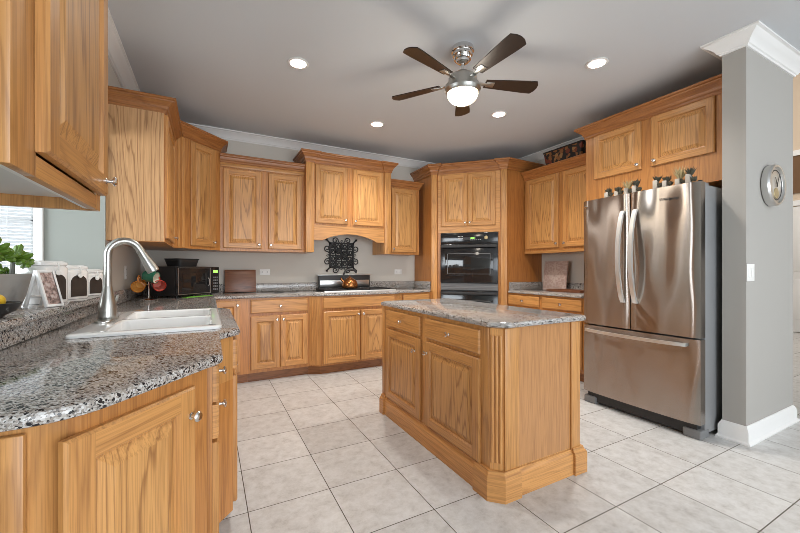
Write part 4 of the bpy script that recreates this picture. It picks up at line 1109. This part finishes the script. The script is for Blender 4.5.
# cutting board leaning on the backsplash
m = MB(); m.box(-0.166, 0.166, 0, 0.022, 0, 0.262, 0.004)
cb = m.build('cutting_board', WALNUT, origin=(0, 0, 0)); cb.location = (0.333, 4.560, CTOP+0.006); cb.rotation_euler = (-0.16, 0, 0)
tag(cb, 'dark brown wooden cutting board leaning on the back wall', 'cutting board')
m = MB(); m.box(-0.10, 0.06, -0.008, 0.008, 0, 0.004, 0.001); m.tube([(0.05, 0, 0.007), (0.15, 0.0, 0.007)], 0.007, 8)
o = m.build('kitchen_knife', BLACKM, origin=(0, 0, 0)); o.location = (0.80, 4.22, CTOP+0.001); o.rotation_euler = (0, 0, PI-0.1)
tag(o, 'black kitchen knife lying on the granite near the cooktop', 'knife')

# cooktop
CX0, CX1, CY0, CY1 = 1.165, 2.075, 4.045, 4.545
c = thing('cooktop', 'black gas cooktop with steel front edge set in the worktop', 'cooktop', (CX0, CY0, CTOP+0.001))
cw, cd = CX1-CX0, CY1-CY0
m = MB(); m.box(0, cw, 0.012, cd, 0, 0.010, 0.003); m.build('hob_plate', BLACK, c, origin=(0, 0, 0))
m = MB(); m.box(0.0, cw, -0.016, 0.0115, 0, 0.020, 0.003); m.build('front_edge', simple('satin_steel', (0.80, 0.79, 0.77), 0.45, 0.6), c, origin=(0, 0, 0))
for i in range(3):
    gx = 0.03+i*(cw-0.06)/3
    m = MB(); gw = (cw-0.06)/3-0.012
    for y in (0.07, 0.45): m.box(gx, gx+gw, y, y+0.010, 0.0105, 0.034, 0.002)
    for x in (gx, gx+gw-0.010): m.box(x, x+0.010, 0.07, 0.46, 0.0105, 0.034, 0.002)
    for y in (0.16, 0.255, 0.35): m.box(gx, gx+gw, y, y+0.008, 0.024, 0.034, 0.002)
    m.box(gx+gw/2-0.004, gx+gw/2+0.004, 0.07, 0.46, 0.024, 0.034, 0.002)
    m.build('grate', IRON, c, origin=(0, 0, 0))
for bx_, by_ in ((0.17, 0.17), (0.17, 0.36), (0.455, 0.265), (0.74, 0.17), (0.74, 0.36)):
    m = MB(); m.lathe([(0.045, 0.0102), (0.045, 0.018), (0.032, 0.020), (0.032, 0.023), (0.0, 0.0235)], (bx_, by_, 0), 'z', 20); m.build('burner', BLACKM, c, origin=(0, 0, 0))
c = thing('downdraft_vent', 'raised black downdraft vent with a steel strip behind the cooktop', 'vent', (1.245, 4.552, CTOP+0.001))
m = MB(); m.box(0, 0.70, 0, 0.065, 0, 0.190, 0.004); m.build('housing', BLACKM, c, origin=(0, 0, 0))
m = MB(); m.box(-0.02, 0.72, -0.006, 0.07, 0.190, 0.200, 0.002); m.build('cap', STEELP, c, origin=(0, 0, 0))
m = MB(); m.box(0.015, 0.685, -0.004, 0.001, 0.045, 0.128, 0.001); m.build('filter_strip', STEELP, c, origin=(0, 0, 0))
c = thing('kettle', 'copper tea kettle with black arched handle on the cooktop', 'kettle', (1.555, 4.27, CTOP+0.036))
m = MB(); m.lathe([(0.080, 0.0), (0.094, 0.006), (0.100, 0.03), (0.096, 0.065), (0.078, 0.098), (0.048, 0.118), (0.034, 0.123)], (0, 0, 0), 'z', 32); m.build('body', COPPER, c, origin=(0, 0, 0))
m = MB(); m.lathe([(0.036, 0.122), (0.034, 0.130), (0.015, 0.136), (0.006, 0.140), (0.010, 0.150), (0.0, 0.156)], (0, 0, 0), 'z', 20); m.build('lid', COPPER, c, origin=(0, 0, 0))
m = MB(); m.tube([(-0.07, 0.0, 0.075), (-0.10, 0, 0.10), (-0.118, 0, 0.128)], [0.020, 0.014, 0.010], 12); m.build('spout', COPPER, c, origin=(0, 0, 0))
m = MB(); m.tube([(-0.070, 0, 0.092), (-0.088, 0, 0.15), (-0.066, 0, 0.205), (-0.005, 0, 0.232), (0.060, 0, 0.222), (0.085, 0, 0.198), (0.078, 0, 0.188)], [0.008, 0.010, 0.013, 0.014, 0.015, 0.013, 0.010], 12); m.build('handle', BLACKM, c, origin=(0, 0, 0))
m = MB(); m.prism(arc(0, 0, 0.035, 0, 2*PI*15/16, 15), 0, 0.004); m.prism([(0.03, -0.009), (0.13, -0.006), (0.13, 0.006), (0.03, 0.009)], 0, 0.008)
o = m.build('spoon_rest', WHITEM, origin=(0, 0, 0)); o.location = (1.10, 4.05, CTOP+0.001); o.rotation_euler = (0, 0, 0.4)
tag(o, 'small white spoon rest at the corner of the cooktop', 'spoon rest')

# iron scroll grille on the back wall
c = thing('wall_grille', 'square black scrolled iron grille hung above the cooktop', 'wall art', (1.577, BACK-0.014, 1.37))
hs_ = 0.160
m = MB()
for s in (-1, 1):
    m.box(s*hs_-0.010, s*hs_+0.010, -0.010, 0.010, -hs_-0.01, hs_+0.01); m.box(-hs_-0.01, hs_+0.01, -0.010, 0.010, s*hs_-0.010, s*hs_+0.010)
m.build('frame', IRON, c, origin=(0, 0, 0), smooth=False)
def spiral(cx, cz, r, a0, turns, sgn=1, n=22):
    return [(cx+r*(1-0.75*i/n)*math.cos(a0+sgn*turns*2*PI*i/n), 0, cz+r*(1-0.75*i/n)*math.sin(a0+sgn*turns*2*PI*i/n)) for i in range(n+1)]
m = MB()
st = 2*hs_/4
for i in range(4):
    for j in range(4):
        cx, cz = -hs_+st*(i+0.5), -hs_+st*(j+0.5)
        m.tube(spiral(cx, cz, st*0.46, PI/4+PI/2*((i+j) % 4), 1.35, 1 if (i+j) % 2 else -1), 0.0085, 6)
for k in (-1, 0, 1):
    m.tube([(k*st, 0, -hs_), (k*st, 0, hs_)], 0.008, 6); m.tube([(-hs_, 0, k*st), (hs_, 0, k*st)], 0.008, 6)
for a, b in (((-hs_, -hs_), (hs_, hs_)), ((-hs_, hs_), (hs_, -hs_))): m.tube([(a[0], 0, a[1]), (b[0], 0, b[1])], 0.007, 6)
m.build('lattice', IRON, c, origin=(0, 0, 0))
m = MB()
for sx in (-1, 1):
    for sz in (-1, 1):
        m.tube([(sx*hs_, 0, sz*hs_), (sx*(hs_+0.04), 0, sz*(hs_+0.04))], 0.010, 6)
        m.lathe([(0.0, -0.014), (0.019, 0.0), (0.0, 0.026)], (sx*(hs_+0.045), 0, sz*(hs_+0.045)), 'z', 8, M=Matrix.Rotation(sx*sz*PI/4, 3, 'Y'))
        m.tube([(sx*(hs_+0.012), 0, sz*0.03), (sx*(hs_+0.03), 0, sz*0.05)]+spiral(sx*(hs_+0.035), sz*0.088, 0.042, -PI/2*sz, 1.2, sx*sz), 0.0065, 6)
        m.tube([(sx*0.03, 0, sz*(hs_+0.012)), (sx*0.05, 0, sz*(hs_+0.03))]+spiral(sx*0.088, sz*(hs_+0.035), 0.042, PI if sx > 0 else 0, 1.2, -sx*sz), 0.0065, 6)
for s in (-1, 1):
    m.tube(spiral(s*(hs_+0.026), 0, 0.018, 0 if s > 0 else PI, 1.0), 0.004, 6); m.tube(spiral(0, s*(hs_+0.024), 0.018, 0, 1.0), 0.004, 6)
m.build('scrollwork', IRON, c, origin=(0, 0, 0))

# right counter: carved tile, tray ; basket on the cabinet
c = thing('carved_tile', 'square pinkish stone tile with carved star leaning on the wall by the fridge', 'decor', (3.905, 3.18, CTOP+0.002), -PI/2)
c.rotation_euler = (-0.12, 0, -PI/2)
m = MB(); m.box(-0.175, 0.175, 0, 0.018, 0, 0.375, 0.004); m.build('slab', CARVED, c, origin=(0, 0, 0.1875))
m = MB()
for k in range(8):
    a = k*PI/4; M3 = Matrix.Rotation(a, 3, 'Y')
    pts = [Vector((0, 0, 0.012)), Vector((0.016, 0, 0.05)), Vector((0, 0, 0.125 if k % 2 == 0 else 0.09)), Vector((-0.016, 0, 0.05))]
    vs = [m.v(M3 @ p+Vector((0, -0.002, 0.1875))) for p in pts]; f = m.face(vs)
    cv = m.v(M3 @ Vector((0, 0, 0.05))+Vector((0, -0.005, 0.1875)))
    m.bm.faces.remove(f)
    for i in range(4): m.face([vs[i], vs[(i+1) % 4], cv])
m.build('star_relief', simple('pale_relief', (0.56, 0.45, 0.39), 0.6), c, origin=(0, 0, 0))
c = thing('wooden_tray', 'flat dark wooden tray lying before the carved tile', 'tray', (3.80, 2.88, CTOP+0.001), 0.0)
m = MB(); m.box(-0.11, 0.11, -0.23, 0.23, 0, 0.010, 0.003); m.build('base', WALNUT, c, origin=(0, 0, 0))
m = MB()
for s in (-1, 1): m.box(s*0.105-0.006, s*0.105+0.006, -0.23, 0.23, 0.010, 0.026, 0.002); m.box(-0.11, 0.11, s*0.224-0.006, s*0.224+0.006, 0.010, 0.026, 0.002)
m.build('rim', WALNUT, c, origin=(0, 0, 0))
c = thing('storage_basket', 'dark basket with tan leaf pattern on top of the wall cabinet', 'basket', (3.885, 2.965, 2.4005), 0)
m = MB(); p0, p1 = rr(-0.085, 0.085, -0.235, 0.235, 0.02), rr(-0.105, 0.105, -0.272, 0.272, 0.02)
m.rings([ring3(p0, 0.0), ring3(p1, 0.255), ring3([(x*0.94, y*0.97) for x, y in p1], 0.255), ring3([(x*0.94, y*0.97) for x, y in p0], 0.01)], cap0=True, cap1=True); m.build('body', BASKET, c, origin=(0, 0, 0))
m = MB(); m.tube([(x, y, 0.257) for x, y in p1]+[(p1[0][0], p1[0][1], 0.257)], 0.009, 8); m.build('rim', BLACKM, c, origin=(0, 0, 0))

# little pots along the front edge of the refrigerator top
def tuft(n, r, h, seed, spread=1.0):
    rnd = random.Random(seed); m = MB()
    for i in range(n):
        a = rnd.uniform(0, 2*PI); l = h*rnd.uniform(0.6, 1.1); s = spread*rnd.uniform(0.15, 0.9)
        d = Vector((math.cos(a)*s, math.sin(a)*s, 1)).normalized(); w = r*rnd.uniform(0.7, 1.2)
        sd = Vector((-math.sin(a), math.cos(a), 0)); up2 = sd.cross(d)
        b0 = Vector((math.cos(a), math.sin(a), 0))*0.004
        P = [b0, b0+d*l*0.5+sd*w, b0+d*l+up2*0.003, b0+d*l*0.5-sd*w, b0+d*l*0.45+up2*w*0.8]
        v = [m.v(p) for p in P]
        m.face([v[0], v[1], v[4]]); m.face([v[1], v[2], v[4]]); m.face([v[2], v[3], v[4]]); m.face([v[3], v[0], v[4]]); m.face([v[0], v[3], v[2], v[1]])
    return m
spots = [(607.5, 0.045, LEAFD, 0.045), (617, 0.042, LEAFD, 0.045), (626, 0.05, TAN, 0.075), (634, 0.055, LEAFD, 0.055), (656, 0.062, LEAFD, 0.045), (665, 0.048, LEAFD, 0.045), (678, 0.045, TAN, 0.095), (688, 0.060, LEAFD, 0.055)]
ys = [1.93, 1.845, 1.765, 1.70, 1.545, 1.48, 1.395, 1.33]
labs = ['tiny pale pot with dark leaves at the far end of the fridge top row', 'tiny pale pot with dark leaves, second from the far end of the fridge top', 'tiny pot with tall straw sprig above the parting of the fridge doors', 'tiny pale pot with dark leaves just past the parting of the fridge doors', 'tallest tiny white pot standing mid-row on the fridge top', 'tiny grey pot between the tallest white pot and the spiky straw tuft', 'tiny pot with a spiky straw tuft on the fridge top above the badge', 'tiny pale pot with dark leaves at the near end of the fridge top row']
for i, ((px, h, mat, lh), y, lab) in enumerate(zip(spots, ys, labs)):
    c = thing('potted_plant', lab, 'plant', (3.045, y, 1.791), 0, 'tiny pots along the fridge top'); c.scale = (1.2, 1.2, 1.2)
    m = MB(); m.box(-0.015, 0.015, -0.013, 0.013, 0, h, 0.003); m.build('pot', POTS, c, origin=(0, 0, 0))
    m = tuft(44 if mat is LEAFD else 60, 0.006 if mat is LEAFD else 0.0025, lh, 50+i, 0.75 if mat is LEAFD else 0.9)
    f = m.build('foliage', mat, c, origin=(0, 0, 0), smooth=False); f.location = (0.0, -0.010, h-0.012)
    m = tuft(34, 0.007, 0.034, 90+i, 0.7); f = m.build('foliage', LEAFD, c, origin=(0, 0, 0), smooth=False); f.location = (0.0, -0.026, 0.012)
    m = MB(); m.lathe([(0.010, 0), (0.012, 0.012), (0.0, 0.014)], (0, 0, 0), 'z', 8); m.build('saucer', SOIL, c, origin=(0, 0.032, 0), loc=None).location = (0.0, -0.026, 0.0)

# wall clock on the short wall
c = thing('wall_clock', 'round brushed steel wall clock on the wall beside the refrigerator', 'clock', (3.575, 1.07, 1.782), 0)
m = MB(); m.lathe([(0.125, -0.0005), (0.145, -0.006), (0.148, -0.040), (0.140, -0.052), (0.128, -0.052), (0.124, -0.040), (0.0, -0.039)], (0, 0, 0), 'y', 40, True, True); m.build('case', STEELP, c, origin=(0, 0, 0), angle=0.5)
m = MB(); m.lathe([(0.122, -0.0392), (0.0, -0.0402)], (0, 0, 0), 'y', 40, False, True); m.build('dial', simple('silver_dial', (0.58, 0.54, 0.48), 0.35, 0.4), c, origin=(0, 0, 0))
m = MB(); m.lathe([(0.040, -0.0405), (0.038, -0.044), (0.0, -0.0445)], (0.0, 0, -0.058), 'y', 24, False, True); m.build('subdial', GOLDP, c, origin=(0, 0, 0))
m = MB()
for a, l in ((0.5, 0.085), (-0.55, 0.062)):
    M3 = Matrix.Rotation(a, 3, 'Y'); m.prism([(0, 0), (0, 0), (0, 0)], 0, 0) if False else None
    vs = [m.v(M3 @ Vector(p)) for p in ((-0.005, -0.046, -0.015), (0.005, -0.046, -0.015), (0.003, -0.046, l), (-0.003, -0.046, l))]; m.face(vs)
    vs = [m.v(M3 @ Vector(p)) for p in ((-0.005, -0.048, -0.015), (0.005, -0.048, -0.015), (0.003, -0.048, l), (-0.003, -0.048, l))]; m.face(vs)
m.build('hands', BLACKM, c, origin=(0, 0, 0), smooth=False)
m = MB()
m.lathe([(0.100, -0.0403), (0.101, -0.0415), (0.108, -0.0415), (0.109, -0.0400)], (0, 0, 0), 'y', 40, False, False)
m.build('minute_ring', BLACKM, c, origin=(0, 0, 0))

# ------------------------------------------------------------------ things on the ledge
c = thing('planter', 'tapered grey planter box with green succulents on the ledge', 'planter', (-0.79, 2.065, LEDGE+0.001), PI/2)
m = MB()
p0 = box_poly(-0.115, 0.115, -0.065, 0.065); p1 = box_poly(-0.205, 0.205, -0.09, 0.09)
m.rings([ring3(p0, 0), ring3(p1, 0.145), ring3([(x*0.93, y*0.88) for x, y in p1], 0.145), ring3([(x*0.9, y*0.85) for x, y in p1], 0.125)], cap0=True); m.build('box', CONC, c, origin=(0, 0, 0), smooth=False)
m = MB(); m.box(-0.185, 0.185, -0.075, 0.075, 0.115, 0.126); m.build('soil', SOIL, c, origin=(0, 0, 0), smooth=False)
def leafball(m, ctr, r, n, seed, size):
    rnd = random.Random(seed)
    for i in range(n):
        z = rnd.uniform(-0.35, 1); a = rnd.uniform(0, 2*PI); q = math.sqrt(max(0, 1-z*z))
        d = Vector((q*math.cos(a), q*math.sin(a), z)); base = Vector(ctr)+d*r*0.25; l = r*rnd.uniform(0.7, 1.05)
        sd = d.cross(Vector((0.3, 0.2, 1))).normalized(); up2 = sd.cross(d)
        m.tube([base, base+d*l*0.45, base+d*l*0.85+up2*0.004, base+d*l+up2*0.006], [size*0.5, size*1.0, size*0.85, size*0.15], 6)
for (sx, sy, hgt, r, seed, lean) in ((0.150, -0.025, 0.085, 0.058, 3, 0.01), (0.06, 0.01, 0.110, 0.060, 4, -0.01), (0.165, 0.03, 0.030, 0.040, 9, 0.01), (-0.14, -0.01, 0.08, 0.06, 12, -0.02)):
    m = MB(); m.tube([(sx, sy, 0.12), (sx+lean*0.3, sy, 0.12+hgt*0.5), (sx+lean, sy, 0.12+hgt)], [0.012, 0.009, 0.008], 8); m.build('stem', STEM, c, origin=(0, 0, 0))
    m = MB(); leafball(m, (sx+lean, sy, 0.12+hgt), r*1.05, 22, seed, 0.012); leafball(m, (sx+lean+0.03, sy-0.03, 0.10+hgt), r*0.7, 10, seed+20, 0.010)
    m.build('succulent_rosette', LEAF, c, origin=(0, 0, 0))
c = thing('fruit_bowl', 'small black bowl on the ledge in front of the planter', 'bowl', (-0.660, 1.715, LEDGE+0.001))
m = MB(); m.lathe([(0.045, 0.0), (0.047, 0.006), (0.075, 0.022), (0.090, 0.050), (0.086, 0.051), (0.070, 0.024), (0.040, 0.010), (0.0, 0.009)], (0, 0, 0), 'z', 32); m.build('bowl', BLACKM, c, origin=(0, 0, 0))
def lemon(loc, rz, lab):
    m = MB(); m.lathe([(0.0, -0.040), (0.010, -0.036), (0.024, -0.022), (0.030, 0.0), (0.024, 0.022), (0.010, 0.036), (0.0, 0.041)], (0, 0, 0), 'x', 18); o = m.build('lemon', LEMON, origin=(0, 0, 0)); o.location = loc; o.rotation_euler = (0, 0, rz)
    tag(o, lab, 'lemon', 'lemons in the bowl')
lemon((-0.683, 1.692, LEDGE+0.054), 0.5, 'yellow lemon lying in the black bowl, partly outside the frame')
lemon((-0.655, 1.758, LEDGE+0.054), 1.4, 'yellow lemon in the black bowl on the side towards the planter')

def frame_easel():
    c = thing('picture_stand', 'white A-shaped tabletop picture frame beside the grey planter', 'picture frame', (-0.634, 2.13, LEDGE+0.001), 0)
    H = 0.168
    def panel(s, w0, w1, name, mat):
        m = MB(); tl_ = 0.33*s
        M3 = Matrix.Translation((0, 0, H)) @ Matrix.Rotation(-tl_, 4, 'Y')
        return m, M3
    L = H/math.cos(0.30)
    m = MB(Matrix.Translation((0, 0, H)) @ Matrix.Rotation(-0.30, 4, 'Y'))
    w, b = 0.048, 0.012
    for y0, y1, z0, z1 in ((-w, -w+b, -L, 0), (w-b, w, -L, 0), (-w+b, w-b, -L, -L+b), (-w+b, w-b, -b, 0)): m.box(-0.006, 0.008, y0, y1, z0, z1, 0.002)
    m.build('front_frame', WHITE, c, origin=(0, 0, 0))
    m = MB(Matrix.Translation((0, 0, H)) @ Matrix.Rotation(-0.30, 4, 'Y')); m.box(-0.004, 0.004, -w+b, w-b, -L+b, -b); m.build('print', PICT, c, origin=(0, 0, 0), smooth=False)
    m = MB(Matrix.Translation((0, 0, H)) @ Matrix.Rotation(0.30, 4, 'Y'))
    for y0, y1, z0, z1 in ((-w, -w+b, -L, 0), (w-b, w, -L, 0), (-w+b, w-b, -L*0.75, -L*0.75+b), (-w+b, w-b, -b, 0)): m.box(-0.008, 0.006, y0, y1, z0, z1, 0.002)
    m.build('back_leg', WHITE, c, origin=(0, 0, 0))
    c.rotation_euler = (0, 0, -0.45); c.scale = (0.86, 0.86, 0.95)
frame_easel()
labs = ['largest white canister with dark arched label, standing beside the picture frame', 'middle-sized white canister with dark arched label on the ledge', 'smallest white canister with dark arched label, closest to the faucet']
for (x, y, r, h, lab) in ((-0.735, 2.40, 0.090, 0.180, labs[0]), (-0.725, 2.69, 0.094, 0.162, labs[1]), (-0.715, 3.01, 0.090, 0.140, labs[2])):
    c = thing('canister', lab, 'canister', (x, y, LEDGE+0.001), math.radians(-28), 'canisters on the ledge')
    m = MB(); pl = rr(-r, r, -r, r, r*0.55, 6)
    m.rings([ring3([(a*0.97, b*0.97) for a, b in pl], 0), ring3(pl, 0.006), ring3(pl, h*0.93), ring3([(a*0.92, b*0.92) for a, b in pl], h)], cap0=True, cap1=True); m.build('jar', WHITEP, c, origin=(0, 0, 0))
    m = MB(); q = [(a*0.94, b*0.94) for a, b in pl]
    m.rings([ring3(q, h+0.002), ring3([(a*1.06, b*1.06) for a, b in q], h+0.006), ring3([(a*1.06, b*1.06) for a, b in q], h+0.018), ring3([(a*0.9, b*0.9) for a, b in q], h+0.026)], cap0=True, cap1=True); m.build('lid', WHITEP, c, origin=(0, 0, 0))
    m = MB(); lw = r*0.52
    pts = [(-lw, h*0.08), (lw, h*0.08)]+[(lw*math.cos(t*PI/10), h*0.58+lw*0.8*math.sin(t*PI/10)) for t in range(11)]
    vs = [[m.v((px, yy, pz)) for px, pz in pts] for yy in (r+0.0025, r-0.004)]
    m.face(vs[0]); m.face(vs[1][::-1])
    for i in range(len(pts)): m.face([vs[0][i], vs[0][(i+1) % len(pts)], vs[1][(i+1) % len(pts)], vs[1][i]])
    for v in m.bm.verts: v.co = Matrix.Rotation(-PI/2-0.0, 4, 'Z') @ v.co
    m.build('chalk_label', CHALK, c, origin=(0, 0, 0), smooth=False)
    m = MB(); m.tube([(r+0.006, 0, h+0.014), (r+0.012, 0.0, h-0.006), (r+0.009, 0, h-0.030)], 0.0035, 8); m.lathe([(0.013, 0.0), (0.015, 0.006), (0.0, 0.010)], (r+0.004, 0, h-0.030), 'x', 14); m.build('clasp', WHITEM, c, origin=(0, 0, 0))
